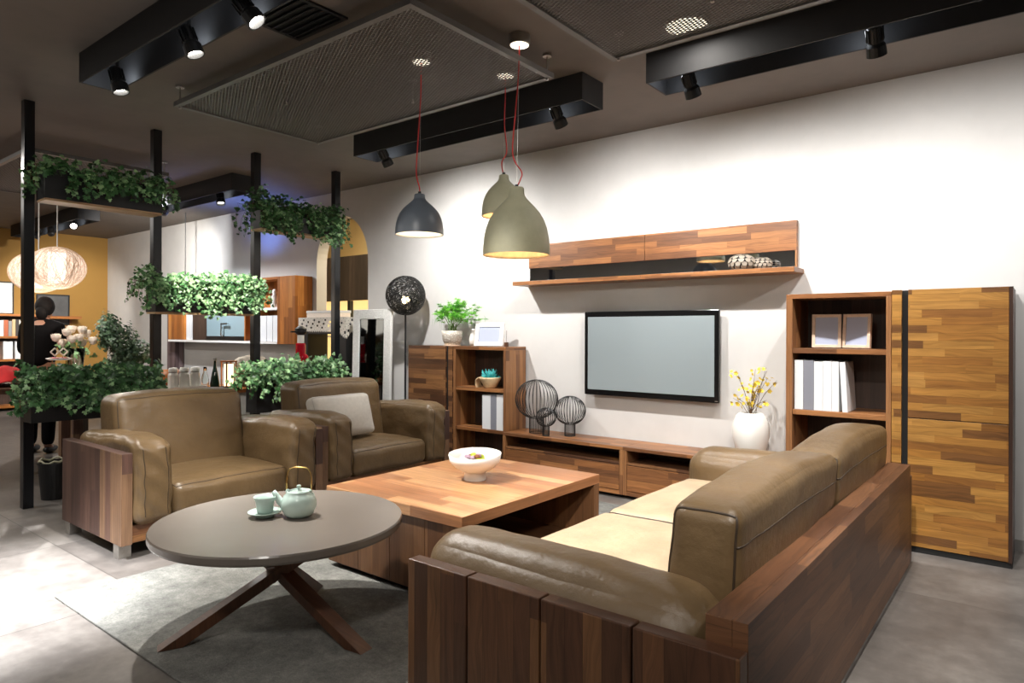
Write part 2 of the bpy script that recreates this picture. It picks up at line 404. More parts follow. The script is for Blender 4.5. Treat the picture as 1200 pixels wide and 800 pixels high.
# ---- cushions
class Cushion:
    def __init__(s, x0, x1, y0, y1, z0, z1, r=0.05, puff=(0.01, 0.01, 0.02), seed=0, wr=0.006, wscale=7.0, sag=None):
        s.c = Vector(((x0 + x1) / 2, (y0 + y1) / 2, (z0 + z1) / 2)); s.h = Vector(((x1 - x0) / 2, (y1 - y0) / 2, (z1 - z0) / 2))
        s.r = min(r, min(s.h) * 0.98); s.puff = puff; s.seed = seed; s.wr = wr; s.ws = wscale; s.sag = sag
    def at(s, a, b, c):
        """a, b, c in -1..1 on the cube surface"""
        p = Vector((a * s.h.x, b * s.h.y, c * s.h.z))
        q = Vector([max(-(s.h[i] - s.r), min(s.h[i] - s.r, p[i])) for i in range(3)])
        d = p - q
        if d.length > 1e-9: p = q + d.normalized() * s.r
        n = [a, b, c]
        f = [1 - n[i] ** 2 for i in range(3)]
        p.x += s.puff[0] * n[0] * f[1] * f[2]; p.y += s.puff[1] * n[1] * f[0] * f[2]; p.z += s.puff[2] * n[2] * f[0] * f[1]
        if s.sag: p = s.sag(p, n)
        w = s.c + p
        e = Vector((s.seed * 3.1, s.seed * 1.7, s.seed * 5.3))
        q2 = (w * s.ws) + e
        nv = Vector((noise.noise(q2), noise.noise(q2 + Vector((17, 3, 9))), noise.noise(q2 + Vector((5, 31, 2)))))
        q3 = w * (s.ws * 2.7) + e
        nv += 0.22 * Vector((noise.noise(q3), noise.noise(q3 + Vector((11, 7, 1))), noise.noise(q3 + Vector((2, 19, 8)))))
        return w + nv * s.wr
    def mesh(s, n=22):
        mb = MB(); g = [-1 + 2 * i / n for i in range(n + 1)]
        # denser towards the rim so that the rounding is smooth
        g = [math.copysign(1 - (1 - abs(t)) ** 1.6, t) for t in g]
        for ax in range(3):
            for sg in (-1, 1):
                vs = []; fs = []
                for i in range(n + 1):
                    for j in range(n + 1):
                        q = [0, 0, 0]; q[ax] = sg; q[(ax + 1) % 3] = g[i]; q[(ax + 2) % 3] = g[j]
                        vs.append(s.at(*q))
                for i in range(n):
                    for j in range(n):
                        a = i * (n + 1) + j; f = (a, a + n + 1, a + n + 2, a + 1)
                        fs.append(f if sg > 0 else tuple(reversed(f)))
                mb.add(vs, fs)
        return mb
    def rim(s, ax, sg, inset=0.0, n=20):
        """points round the face (ax, sg)"""
        g = [-1 + 2 * i / n for i in range(n)]
        k = 1 - inset; P = []
        for t in g: P.append((t, -k))
        for t in g: P.append((k, t))
        for t in g: P.append((-t, k))
        for t in g: P.append((-k, -t))
        out = []
        for u, v in P:
            q = [0, 0, 0]; q[ax] = sg; q[(ax + 1) % 3] = u; q[(ax + 2) % 3] = v
            m = max(abs(t) for t in q); out.append(s.at(*q))
        return out
    def build(s, name, parent, mat, seams=(), n=22, label=None, pr=0.0035):
        o = s.mesh(n).build(name, mat, parent, smooth=True, weld=True, label=label)
        for ax, sg in seams:
            t = MB(); t.tube(s.rim(ax, sg), pr, 6, True)
            t.build('piping', M['piping'], o if parent is None else o, smooth=True)
        return o

# ================================================================== SETTING
H = 2.98; YW = 5.04; XB = -13.4; XF = 3.4; YL = -3.6
struct('floor', MB().box(XB - .2, XF + .2, YL - .2, 6.8, -0.1, 0), M['floor'])
struct('ceiling', MB().box(XB - .2, XF + .2, YL - .2, 6.8, H, H + .12), M['ceil'])
struct('wall_back', MB().box(XB - .15, XB, YL, YW + 1.6, 0, H), M['mustard'])
struct('wall_front', MB().box(XF, XF + .15, YL, YW, 0, H), M['greywall'])
struct('wall_left', MB().box(XB, XF, YL - .15, YL, 0, H), M['greywall'])
# long white wall with an arched opening
AX0, AX1, AZ = -7.08, -6.10, 2.12
wl = MB()
AXC = (AX0 + AX1) / 2; AR = (AX1 - AX0) / 2
arc = [(AXC - AR * math.cos(PI * i / 24), AZ + (2.68 - AZ) * math.sin(PI * i / 24)) for i in range(25)]
for Y, flip in ((YW, False), (YW + .15, True)):
    wl.add([(XB, Y, 0), (AX0, Y, 0), (AX0, Y, H), (XB, Y, H)], [(0, 1, 2, 3) if not flip else (3, 2, 1, 0)])
    wl.add([(AX1, Y, 0), (XF, Y, 0), (XF, Y, H), (AX1, Y, H)], [(0, 1, 2, 3) if not flip else (3, 2, 1, 0)])
    for i in range(24):
        (xa, za), (xb, zb) = arc[i], arc[i + 1]
        f = [(xa, Y, za), (xb, Y, zb), (xb, Y, H), (xa, Y, H)]
        wl.add(f, [(0, 1, 2, 3) if not flip else (3, 2, 1, 0)])
path = [(AX0, 0)] + arc + [(AX1, 0)]
for i in range(len(path) - 1):
    (xa, za), (xb, zb) = path[i], path[i + 1]
    wl.add([(xa, YW, za), (xb, YW, zb), (xb, YW + .15, zb), (xa, YW + .15, za)], [(3, 2, 1, 0)])
struct('wall_right', wl, M['wall'])
struct('wall_passage', MB().box(-9.5, -4.5, 6.4, 6.5, 0, H).box(-4.6, -4.5, YW + .15, 6.4, 0, H).box(-9.5, -9.4, YW + .15, 6.4, 0, H), M['cream'])
bb = MB().box(AX1 + .02, XF, YW - .012, YW, 0, 0.07)
struct('baseboard_right', bb, plain('grey_skirting', rgb(150, 147, 143), 0.5))

# ================================================================== CEILING
def trough(label, x0, x1, y0, y1, zb=2.80):
    t = thing('lighting_trough', label, 'ceiling trough', ((x0 + x1) / 2, (y0 + y1) / 2, zb), 'open ceiling troughs for spotlights')
    q = 0.012
    MB().box(x0, x1, y0, y0 + q, zb, H).box(x0, x1, y1 - q, y1, zb, H).box(x0, x0 + q, y0 + q, y1 - q, zb, H).box(x1 - q, x1, y0 + q, y1 - q, zb, H).build('housing', M['beam'], t, bevel=0.002)
    MB().box(x0 + .05, x1 - .05, (y0 + y1) / 2 - .018, (y0 + y1) / 2 + .018, H - .03, H - .001).build('lamp_track', M['black'], t)
    return t
trough('long black ceiling trough running above the three bell pendants', -4.64, -2.33, 3.67, 3.93)
trough('black ceiling trough at upper right above the tall cabinets', -1.88, 1.9, 3.67, 3.94)
trough('black ceiling trough at upper left holding two dazzling spotlights', -4.58, 0.6, 1.56, 1.77)
trough('dark ceiling trough beyond the planter posts, against the blue lit ceiling', -8.70, -6.75, 3.74, 3.97)
trough('black ceiling trough farthest back above the round woven pendants', -12.95, -10.15, 3.45, 3.72)

def spot_lamp(label, x, y, aim, energy, size=50, blend=0.5, col=(1, 0.96, 0.9), lens='lens', zt=H - .03, z=2.80, radius=0.03, group='track spotlights', scale=1.0, spill=0.9):
    """a track spotlight: stem, ribbed barrel turned towards `aim`, lit lens, and its light"""
    t = thing('track_spotlight', label, 'spotlight', (x, y, zt), group)
    p = Vector((x, y, z)); d = (Vector(aim) - p).normalized()
    k = scale
    MB().cyl((x, y, zt), (x, y, z + .03), 0.010 * k, 10).box(x - .03, x + .03, y - .016, y + .016, zt - .02, zt).build('bracket', M['black'], t)
    a = p - d * 0.055 * k
    body = MB().lathe([(0.001, 0), (0.030 * k, 0.0), (0.034 * k, 0.012), (0.034 * k, 0.085 * k), (0.046 * k, 0.10 * k), (0.048 * k, 0.15 * k), (0.040 * k, 0.15 * k), (0.036 * k, 0.125 * k)], a, 20, d)
    body.build('barrel', M['black'], t, smooth=False)
    fn = MB(); X = d.orthogonal().normalized(); Yv = d.cross(X)
    for i in range(10):
        an = 2 * PI * i / 10; e = X * math.cos(an) + Yv * math.sin(an); tt = d.cross(e)
        fn.obox(a + d * 0.045 * k + e * 0.036 * k, d * 0.032 * k, e * 0.006 * k, tt * 0.0025)
    fn.build('cooling_fins', M['black'], t)
    MB().lathe([(0.001, 0.126 * k), (0.038 * k, 0.126 * k)], a, 20, d).build('lens', M[lens], t)
    if energy > 0:
        l = bpy.data.lights.new('spotlight_beam', 'SPOT'); l.energy = energy; l.spot_size = R(size); l.spot_blend = blend
        l.color = col; l.shadow_soft_size = radius
        o = bpy.data.objects.new('spotlight_beam', l); COL.objects.link(o)
        sl = bpy.data.lights.new('spotlight_spill', 'POINT'); sl.energy = spill; sl.color = (.85, .92, 1.0); sl.shadow_soft_size = .02
        so = bpy.data.objects.new('spotlight_spill', sl); COL.objects.link(so); so.location = (x - .075, y, z + .03)
        o.location = p + d * 0.112 * k; o.rotation_euler = d.to_track_quat('-Z', 'Y').to_euler()
    return t
# centre trough
spot_lamp('spotlight at the left end of the trough above the pendants', -4.40, 3.80, (-4.45, 5.04, 1.2), 200, 140, 1.0, (1, .975, .95))
spot_lamp('spotlight with bright lens at the right end of the trough above the pendants', -2.62, 3.80, (-2.60, 5.04, 1.25), 120, 140, 1.0, (1, .975, .95), lens='lens_dim')
# right trough
spot_lamp('spotlight at the left end of the upper right trough', -1.66, 3.80, (-1.55, 5.04, 1.0), 130, 138, 1.0, (1, .975, .95))
spot_lamp('spotlight further right in the upper right trough', -0.67, 3.80, (-0.70, 5.04, 1.15), 88, 140, 1.0, (1, .975, .95))
spot_lamp('spotlight out at the right end of the upper right trough', 0.75, 3.80, (-0.1, 5.0, 1.1), 90, 132, 1.0, (1, .975, .95))
# left trough
spot_lamp('black spotlight turned away at the far left end of the upper left trough', -4.30, 1.665, (-3.85, 2.1, 0.3), 200, 62, 0.7)
spot_lamp('dazzling spotlight nearer the left end of the upper left trough', -3.43, 1.665, (-2.75, 2.3, 0.45), 420, 74, 0.8)
spot_lamp('dazzling spotlight nearer the camera in the upper left trough', -2.90, 1.665, (-1.45, 2.8, 0.5), 300, 54, 0.8)
spot_lamp('spotlight toward the right end of the upper left trough', -1.6, 1.665, (-4.0, 1.74, 0.42), 420, 32, 0.8)
spot_lamp('spotlight at the right end of the upper left trough', -0.4, 1.665, (-0.9, 3.0, 0.8), 330, 66, 0.8)
# beyond the posts
spot_lamp('small spotlight under the dark trough beyond the posts', -7.20, 3.855, (-6.4, 3.6, 0.8), 120, 80, 0.7, lens='lens_dim')
spot_lamp('spotlight shining beside the second post', -8.52, 3.855, (-12.0, 5.04, 1.85), 420, 80, 1.0)
spot_lamp('leftmost spotlight under the farthest trough', -12.1, 3.585, (-12.9, 2.9, 1.2), 130, 80, 0.7, lens='lens_dim')
spot_lamp('second spotlight under the farthest trough', -11.6, 3.585, (-13.3, 4.3, 1.5), 130, 80, 0.7, lens='lens_dim')
spot_lamp('brightest spotlight under the farthest trough', -10.7, 3.585, (-7.6, 2.5, 1.0), 230, 40, 0.7)

def mesh_panel(label, x0, x1, y0, y1, z, rods, pitch=0.042):
    t = thing('wire_mesh_panel', label, 'ceiling mesh panel', ((x0 + x1) / 2, (y0 + y1) / 2, z), 'suspended wire mesh panels')
    w = 0.035
    MB().box(x0, x1, y0, y0 + w, z - .012, z + .02).box(x0, x1, y1 - w, y1, z - .012, z + .02).box(x0, x0 + w, y0 + w, y1 - w, z - .012, z + .02).box(x1 - w, x1, y0 + w, y1 - w, z - .012, z + .02).build('frame', M['mesh_frame'], t)
    g = MB(); a, b, c, d = x0 + w * .6, x1 - w * .6, y0 + w * .6, y1 - w * .6
    W, D = b - a, d - c; m = 0.5                     # diamonds twice as long as wide
    for sg in (1, -1):
        n0 = int(-D / m / pitch) - 2; n1 = int((W + D / m) / pitch) + 2
        for i in range(n0, n1):
            # line y = c + m*(x - a - i*pitch) (mirrored for sg = -1)
            xs = a + i * pitch
            pts = []
            xa = max(a, xs); xb = min(b, xs + D / m)
            if xb - xa < 0.01: continue
            ya, yb = c + m * (xa - xs), c + m * (xb - xs)
            if sg < 0: ya, yb = c + d - ya, c + d - yb
            g.bar((xa, ya, z + (0.0015 if sg > 0 else -.0015)), (xb, yb, z + (0.0015 if sg > 0 else -.0015)), 0.0062, 0.003)
    g.build('wire_mesh', M['mesh_metal'], t)
    for x, y in rods:
        MB().cyl((x, y, z - .02), (x, y, H - .004), 0.004, 8).lathe([(0.001, 0), (0.028, 0), (0.028, 0.012), (0.001, 0.012)], (x, y, H - .013), 16).lathe([(0.001, 0), (0.009, 0), (0.009, 0.014), (0.001, 0.014)], (x, y, z - .026), 10).build('hanging_rod', M['steel'], t)
    return t
mesh_panel('large wire mesh ceiling panel that the grey bell pendant hangs through', -4.68, -2.33, 2.17, 3.35, 2.85, [(-4.65, 2.20), (-2.36, 3.32), (-4.0, 2.6), (-3.3, 3.1), (-4.65, 3.32)])
mesh_panel('wire mesh ceiling panel over a glowing round downlight at top right', -1.92, 0.6, 2.05, 3.35, 2.85, [(-1.87, 3.32), (-1.2, 3.0), (-1.87, 2.2)])
mesh_panel('wire mesh ceiling panel at far left behind the posts', -9.05, -6.82, 1.93, 3.12, 2.85, [(-6.85, 3.09), (-6.85, 1.96), (-8.2, 2.4)], pitch=0.06)

# vent
t = thing('air_vent', 'black slatted air vent in the ceiling beside the left trough', 'air vent', (-3.13, 2.10, H))
MB().box(-3.36, -2.92, 1.94, 1.965, H - .012, H - .001).box(-3.36, -2.92, 2.245, 2.27, H - .012, H - .001).box(-3.36, -3.335, 1.965, 2.245, H - .012, H - .001).box(-2.945, -2.92, 1.965, 2.245, H - .012, H - .001).build('frame', M['beam'], t)
MB().box(-3.335, -2.945, 1.965, 2.245, H - .004, H - .002).build('backing', M['black_matte'], t)
for i in range(6):
    y = 1.99 + i * 0.046
    MB().obox((-3.14, y, H - .012), (0.195, 0, 0), (0, 0.012, 0.006), (0, 0.0008, -0.0016)).build('slat', M['beam'], t)

def downlight(label, x, y, r):
    t = thing('ceiling_downlight', label, 'downlight', (x, y, H))
    MB().lathe([(r, -0.001), (r + .012, -0.001), (r + .012, -0.012), (r, -0.012), (r, -0.001)], (x, y, H), 36).build('trim_ring', M['steel'], t)
    MB().lathe([(0.001, -0.006), (r, -0.006)], (x, y, H), 36).build('diffuser', M['downlight'], t)
downlight('big round downlight glowing above the right wire mesh panel', -1.53, 3.46, 0.11)

def area_down(x, y, e, s, col=(1, 0.95, 0.88), z=H - .02):
    l = bpy.data.lights.new('downlight_and_fill', 'AREA'); l.shape = 'DISK'; l.size = s; l.energy = e; l.color = col
    o = bpy.data.objects.new('downlight_and_fill', l); COL.objects.link(o); o.location = (x, y, z)
area_down(-1.53, 3.46, 5, 0.2)
for i, (x, y, e) in enumerate(((-0.6, -0.7, 50), (-3.6, -1.6, 22), (-6.6, 0.0, 34))):  # unseen fill lights added on the camera side to brighten the room
    area_down(x, y, e, 0.35)
area_down(-8.2, 0.9, 40, 0.35); area_down(-10.6, 1.2, 45, 0.35); area_down(-6.6, 5.8, 40, 0.4, (1, .86, .62))  # more unseen fill, over the far room and the passage

# ================================================================== PENDANTS
def pendant(label, cx, cy, zr, r, h, mat, inner, canopy, cord_pts, watt, lean=0):
    """bell shade: rim radius r at height zr, shoulders rising h to a small neck"""
    t = thing('bell_pendant_lamp', label, 'pendant lamp', (cx, cy, zr), 'bell pendants above the coffee table')
    prof = [(1.0, 0.0), (1.0, 0.04), (0.995, 0.14), (0.97, 0.26), (0.915, 0.39), (0.82, 0.52), (0.69, 0.625), (0.545, 0.71), (0.40, 0.785), (0.295, 0.84), (0.245, 0.88), (0.228, 0.92), (0.222, 0.985), (0.20, 1.0), (0.02, 1.0)]
    MB().lathe([(a * r, b * h) for a, b in prof], (cx, cy, zr), 48).build('shade', mat, t, smooth=True)
    inn = [(a * r * 0.965 - 0.002, b * h * 0.96) for a, b in prof[1:11]] + [(0.01, 0.86 * h)]
    MB().lathe([(r, 0)] + [(r * 0.968, 0.0)] + inn, (cx, cy, zr), 48).build('lining', inner, t, smooth=True)
    MB().cyl((cx, cy, zr + h * 0.80), (cx, cy, zr + h * 0.62), 0.02, 12).build('lamp_holder', M['black'], t)
    MB().ball((cx, cy, zr + h * 0.52), 0.03, n=14, m=8).build('bulb', M['bulb'], t, smooth=True)
    kx, ky = canopy
    MB().lathe([(0.001, 0), (0.058, 0), (0.060, 0.004), (0.060, 0.055), (0.001, 0.055)], (kx, ky, H - .056), 32).build('canopy', M['steel'], t, smooth=False)
    MB().lathe([(0.001, -.0575), (0.052, -.0575)], (kx, ky, H), 32).build('canopy_diffuser', M['downlight'], t)
    P = []
    ctrl = [(cx, cy, zr + h)] + cord_pts + [(kx, ky, H - .055)]
    # Catmull-Rom through the control points
    C = [Vector(q) for q in ctrl]; C = [C[0] * 2 - C[1]] + C + [C[-1] * 2 - C[-2]]
    for i in range(1, len(C) - 2):
        for k in range(10):
            s = k / 10.0; p0, p1, p2, p3 = C[i - 1], C[i], C[i + 1], C[i + 2]
            P.append(0.5 * ((2 * p1) + (p2 - p0) * s + (2 * p0 - 5 * p1 + 4 * p2 - p3) * s * s + (3 * p1 - p0 - 3 * p2 + p3) * s ** 3))
    P.append(C[-2])
    MB().tube(P, 0.0038, 6).build('cord', M['red_cord'], t, smooth=True)
    MB().tube([(cx, cy, zr + h), (kx, ky, H - .055)], 0.0009, 5).build('suspension_wire', M['steel'], t)
    MB().cyl((cx, cy, zr + h - .002), (cx, cy, zr + h + .016), 0.010, 12).build('cable_grip', M['black'], t)
    l = bpy.data.lights.new('pendant_light', 'POINT'); l.energy = watt; l.color = (1, 0.86, 0.66); l.shadow_soft_size = 0.03
    o = bpy.data.objects.new('pendant_light', l); COL.objects.link(o); o.location = (cx, cy, zr + h * 0.40)
    return t
rx, ry = 0.785, 0.62      # picture-right direction on plan, used for the slack of the cords
pendant('slate grey bell pendant, smallest and leftmost of the three', -2.955, 2.834, 1.885, 0.145, 0.245, M['shade_dark'], M['shade_in_white'], (-2.945, 2.834),
        [(-2.960 + .004, 2.834, 2.17), (-2.955 - .020 * rx, 2.834 - .02 * ry, 2.26), (-2.955 - .012, 2.83, 2.45), (-2.955 + .006, 2.834, 2.70)], 1.0)
pendant('large khaki bell pendant hanging lowest in front', -2.345, 3.005, 1.735, 0.190, 0.385, M['shade_olive'], M['shade_in'], (-2.330, 3.007),
        [(-2.345 + .018, 3.005 + .014, 2.17), (-2.345 + .022, 3.005 + .016, 2.21), (-2.345 - .018, 3.005 - .014, 2.31), (-2.345 - .006, 3.0, 2.55), (-2.345 + .006, 3.01, 2.75)], 1.6)
pendant('khaki bell pendant half hidden behind the large one', -2.69, 3.314, 2.035, 0.140, 0.262, M['shade_olive'], M['shade_in'], (-2.681, 3.314),
        [(-2.69 - .008, 3.31, 2.33), (-2.69 - .004, 3.30, 2.38), (-2.69 + .014, 3.325, 2.45), (-2.69 + .004, 3.314, 2.62), (-2.69 + .01, 3.314, 2.8)], 1.2)

# ================================================================== TELEVISION WALL
t = thing('television', 'flat television with grey blue reflection coloured into the screen on the white wall', 'television', (-2.52, YW, 0.77))
MB().box(-3.12, -1.925, 4.965, 4.995, 0.765, 1.477).build('bezel', M['tv_black'], t, bevel=0.004)
MB().box(-3.085, -1.96, 4.961, 4.9648, 0.812, 1.432).build('screen', M['screen'], t)
MB().box(-2.98, -2.06, 4.995, YW - .002, 0.85, 1.39).build('rear_housing', M['black'], t)
MB().box(-1.955, -1.932, 4.9625, 4.9648, 0.776, 0.781).build('maker_badge', M['steel'], t)

t = thing('wall_shelf', 'long walnut wall shelf with mirror strip above the television', 'wall shelf', (-2.56, YW, 1.72))
MB().box(-3.79, -2.50, 4.80, YW - .001, 1.722, 1.757).build('shelf_board', M['shelf_x'], t, bevel=0.002)
MB().box(-2.498, -1.335, 4.80, YW - .001, 1.722, 1.757).build('shelf_board', M['shelf_x'], t, bevel=0.002)
MB().box(-3.75, -2.567, 4.995, YW - .001, 1.890, 2.105).build('back_panel', M['shelf_x'], t, bevel=0.002)
MB().box(-2.563, -1.375, 4.995, YW - .001, 1.890, 2.105).build('back_panel', M['shelf_x'], t, bevel=0.002)
MB().box(-3.75, -1.385, 5.012, YW - .001, 1.7575, 1.8895).build('mirror_strip', M['mirror'], t)
MB().box(-1.384, -1.375, 4.995, YW - .001, 1.7575, 1.8895).build('end_strip', M['case_z'], t)

# scaled pebble-like ornaments on the shelf
def scaled_ornament(label, cx, cy, z0, rx_, rz_, axis_n):
    t = thing('scaled_ornament', label, 'ornament', (cx, cy, z0), 'scaled ornaments on the wall shelf')
    MB().ball((cx, cy, z0 + rz_), rx_ * .93, rx_ * .8, rz_ * .95, 24, 14).build('core', M['black_matte'], t, smooth=True)
    sc = MB()
    for j in range(6):
        tt = -1.25 + j * 0.46
        n = max(5, int(13 * math.cos(tt)))
        for i in range(n):
            a = 2 * PI * (i + 0.5 * (j % 2)) / n
            nrm = Vector((math.cos(tt) * math.cos(a), math.cos(tt) * math.sin(a), math.sin(tt)))
            p = Vector((cx + rx_ * nrm.x, cy + rx_ * .86 * nrm.y, z0 + rz_ + rz_ * nrm.z))
            tx = Vector((-math.sin(a), math.cos(a), 0)); ty = nrm.cross(tx)
            s = rx_ * 0.235
            shp = [(-1, .55), (-.75, -.5), (0, -1.0), (.75, -.5), (1, .55), (0, .9)]
            vs = [p + tx * u * s * .95 + ty * v * s * .82 + nrm * (0.004 if v < 0 else -.003) for u, v in shp]
            b = [q - nrm * 0.003 for q in vs]
            sc.add(vs + b, [(0, 1, 2, 3, 4, 5), (11, 10, 9, 8, 7, 6)] + [(k, k + 6, (k + 1) % 6 + 6, (k + 1) % 6) for k in range(6)])
    sc.build('scales', plain('bone_white_scales', rgb(150, 140, 126), 0.7), t)
scaled_ornament('larger black and white scaled ornament on the wall shelf', -1.725, 4.88, 1.757, 0.095, 0.058, 0)
scaled_ornament('smaller black and white scaled ornament beside the larger one', -1.585, 4.91, 1.757, 0.065, 0.045, 0)

# low television bench: two modules
def bench(label, x0, x1, yf=4.66, yb=5.02, zt=0.405):
    t = thing('television_bench', label, 'tv bench', ((x0 + x1) / 2, (yf + yb) / 2, 0), 'walnut bench units under the television')
    MB().box(x0, x1, yf, yb, zt - .026, zt).build('top', M['shelf_x'], t, bevel=0.002)
    MB().box(x0, x0 + .03, yf, yb, 0.03, zt - .0265).build('side_panel', M['case_z'], t, bevel=0.001)
    MB().box(x1 - .03, x1, yf, yb, 0.03, zt - .0265).build('side_panel', M['case_z'], t, bevel=0.001)
    MB().box(x0 + .03, x1 - .03, yb - .012, yb, 0.03, zt - .0265).build('back_panel', M['case_in'], t)
    MB().box(x0 + .03, x1 - .03, yf + .004, yb - .012, 0.268, 0.284).build('niche_shelf', M['case_x'], t)
    MB().box(x0 + .033, x1 - .033, yf + .002, yf + .022, 0.066, 0.262).build('drawer', M['shelf_x'], t, bevel=0.0015)
    MB().box(x0 + .03, x1 - .03, yf, yf + .05, 0.03, 0.060).build('bottom_rail', M['shelf_x'], t, bevel=0.001)
    MB().box(x0 + .03, x1 - .03, yf + .05, yb - .05, 0.0, 0.03).build('plinth', M['black_matte'], t)
bench('left walnut television bench with wire vases on it', -3.785, -2.575)
bench('right walnut television bench with a white vase on it', -2.573, -1.365)

# cupboards with open shelves
def wall_unit(tag_case, tag_door, mirror_x, x, yf, yb, zt, door_mat, strip_mat, two_doors, shelves, label_s, label_d):
    """x = (open0, open1, strip1, groove1, door1): open shelves left .. or door first"""
    pass
YB = 5.02
# right: open bookcase
x0, x1, yf, zt = -1.338, -0.722, 4.63, 1.556
t = thing('open_bookcase', 'open walnut bookcase beside the lamplit tall cupboard', 'bookcase', ((x0 + x1) / 2, 4.82, 0), 'walnut shelving against the white wall')
MB().box(x0, x0 + .04, yf, YB, 0.03, zt - .0305).build('side_panel', M['case_z'], t, bevel=.0015)
MB().box(x1 - .028, x1, yf, YB, 0.03, zt - .0305).build('side_panel', M['case_z'], t, bevel=.0015)
MB().box(x0, x1, yf, YB, zt - .03, zt).build('top', M['shelf_x'], t, bevel=.0015)
MB().box(x0 + .04, x1 - .028, YB - .012, YB, 0.03, zt - .0305).build('back_panel', M['case_in'], t)
for z in (1.168, 0.765, 0.40, 0.032): MB().box(x0 + .0405, x1 - .0285, yf + .006, YB - .0125, z, z + .032).build('shelf', M['shelf_x'], t, bevel=.0015)
MB().box(x0 + .02, x1 - .02, yf + .03, YB - .02, 0, 0.03).build('plinth', M['black_matte'], t)
# right: tall cupboard
x0, x1 = -0.718, -0.128; zt = 1.562
t = thing('tall_cupboard', 'tall lamplit walnut cupboard with two doors at right', 'cupboard', ((x0 + x1) / 2, 4.82, 0), None)
MB().box(x0, x0 + .052, yf - .012, YB, 0.032, zt).build('side_panel', M['lit_walnut_x'], t, bevel=.0015)
MB().box(x0 + .0525, x1, yf + .02, YB, 0.032, zt - .002).build('body', wood('dark_walnut_edge', 2, 0.3, 3.0, [rgb(70, 44, 32), rgb(60, 38, 28)], 0.45), t, bevel=.0015)
MB().box(x0 + .0525, x0 + .083, yf + .012, yf + .0198, 0.034, zt - .004).build('handle_groove', M['black_matte'], t)
MB().box(x0 + .086, x1 - .018, yf - .01, yf + .0195, 0.799, zt).build('door', M['lit_walnut_x'], t, bevel=.0015)
MB().box(x0 + .086, x1 - .018, yf - .01, yf + .0195, 0.036, 0.794).build('door', M['lit_walnut_x'], t, bevel=.0015)
MB().box(x1 - .0175, x1, yf - .012, yf + .0195, 0.032, zt).build('edge_strip', bpy.data.materials['dark_walnut_edge'], t)
MB().box(x0 + .01, x1, yf - .004, YB - .02, 0, 0.0318).build('plinth', M['black_matte'], t)
# left: closed + open unit
x0, x1, yf, zt = -5.07, -4.455, 4.72, 1.163
t = thing('low_cupboard', 'dark walnut cupboard with one door behind the second armchair', 'cupboard', ((x0 + x1) / 2, 4.87, 0))
MB().box(x0, x1 - .057, yf + .02, YB, 0.032, zt - .001).build('body', M['case_in'], t, bevel=.0015)
MB().box(x1 - .0565, x1, yf - .006, YB, 0.032, zt).build('side_panel', M['case_x'], t, bevel=.0015)
MB().box(x0, x1 - .09, yf - .006, yf + .0195, 0.036, zt).build('door', M['case_x'], t, bevel=.0015)
MB().box(x1 - .089, x1 - .057, yf + .01, yf + .0195, 0.036, zt - .002).build('handle_groove', M['black_matte'], t)
MB().box(x0 + .02, x1 - .02, yf + .03, YB - .02, 0, 0.0318).build('plinth', M['black_matte'], t)
x0, x1 = -4.45, -3.80
t = thing('open_bookcase', 'low open walnut bookcase with a potted succulent, left of the bench', 'bookcase', ((x0 + x1) / 2, 4.87, 0), 'walnut shelving against the white wall')
MB().box(x0, x0 + .03, yf, YB, 0.03, zt - .0305).build('side_panel', M['case_z'], t, bevel=.0015)
MB().box(x1 - .03, x1, yf, YB, 0.03, zt - .0305).build('side_panel', M['case_z'], t, bevel=.0015)
MB().box(x0, x1, yf, YB, zt - .03, zt).build('top', M['shelf_x'], t, bevel=.0015)
MB().box(x0 + .03, x1 - .03, YB - .012, YB, 0.03, zt - .0305).build('back_panel', M['case_in'], t)
for z in (0.747, 0.370, 0.032): MB().box(x0 + .0305, x1 - .0305, yf + .006, YB - .0125, z, z + .031).build('shelf', M['shelf_x'], t, bevel=.0015)
MB().box(x0 + .02, x1 - .02, yf + .03, YB - .02, 0, 0.03).build('plinth', M['black_matte'], t)

# picture frames and books on the shelves
def photo_frame(label, cx, cy, z0, w, h, tilt, yaw, mat, border=0.02, group=None, card='pearl'):
    t = thing('picture_frame', label, 'picture frame', (cx, cy, z0), group)
    d = 0.012
    MB().box(cx - w / 2, cx - w / 2 + border, cy - d, cy + d, z0, z0 + h).box(cx + w / 2 - border, cx + w / 2, cy - d, cy + d, z0, z0 + h).box(cx - w / 2 + border, cx + w / 2 - border, cy - d, cy + d, z0, z0 + border).box(cx - w / 2 + border, cx + w / 2 - border, cy - d, cy + d, z0 + h - border, z0 + h).build('frame', mat, t, bevel=.002)
    MB().box(cx - w / 2 + border * .9, cx + w / 2 - border * .9, cy - .004, cy + .006, z0 + border * .9, z0 + h - border * .9).build('picture_card', M[card], t)
    MB().obox((cx, cy + 0.035, z0 + h * .36), (0.02, 0, 0), (0, 0.03, -h * .355), (0, 0.002, 0.001)).build('stand', M['black'], t)
    t.rotation_euler = (R(tilt), 0, R(yaw))
    return t
photo_frame('pale picture frame with blank card, left of the pair in the bookcase', -1.128, 4.80, 1.2035, 0.178, 0.222, -5, 6, M['cream_wood'], group='pair of frames in the bookcase')
photo_frame('pale picture frame with blank card, right of the pair in the bookcase', -0.948, 4.80, 1.2035, 0.178, 0.222, -5, -14, M['cream_wood'], group='pair of frames in the bookcase')
photo_frame('white picture frame standing on the low walnut cupboard', -4.10, 4.83, 1.1665, 0.30, 0.225, -12, 14, M['white_matte'], 0.04)

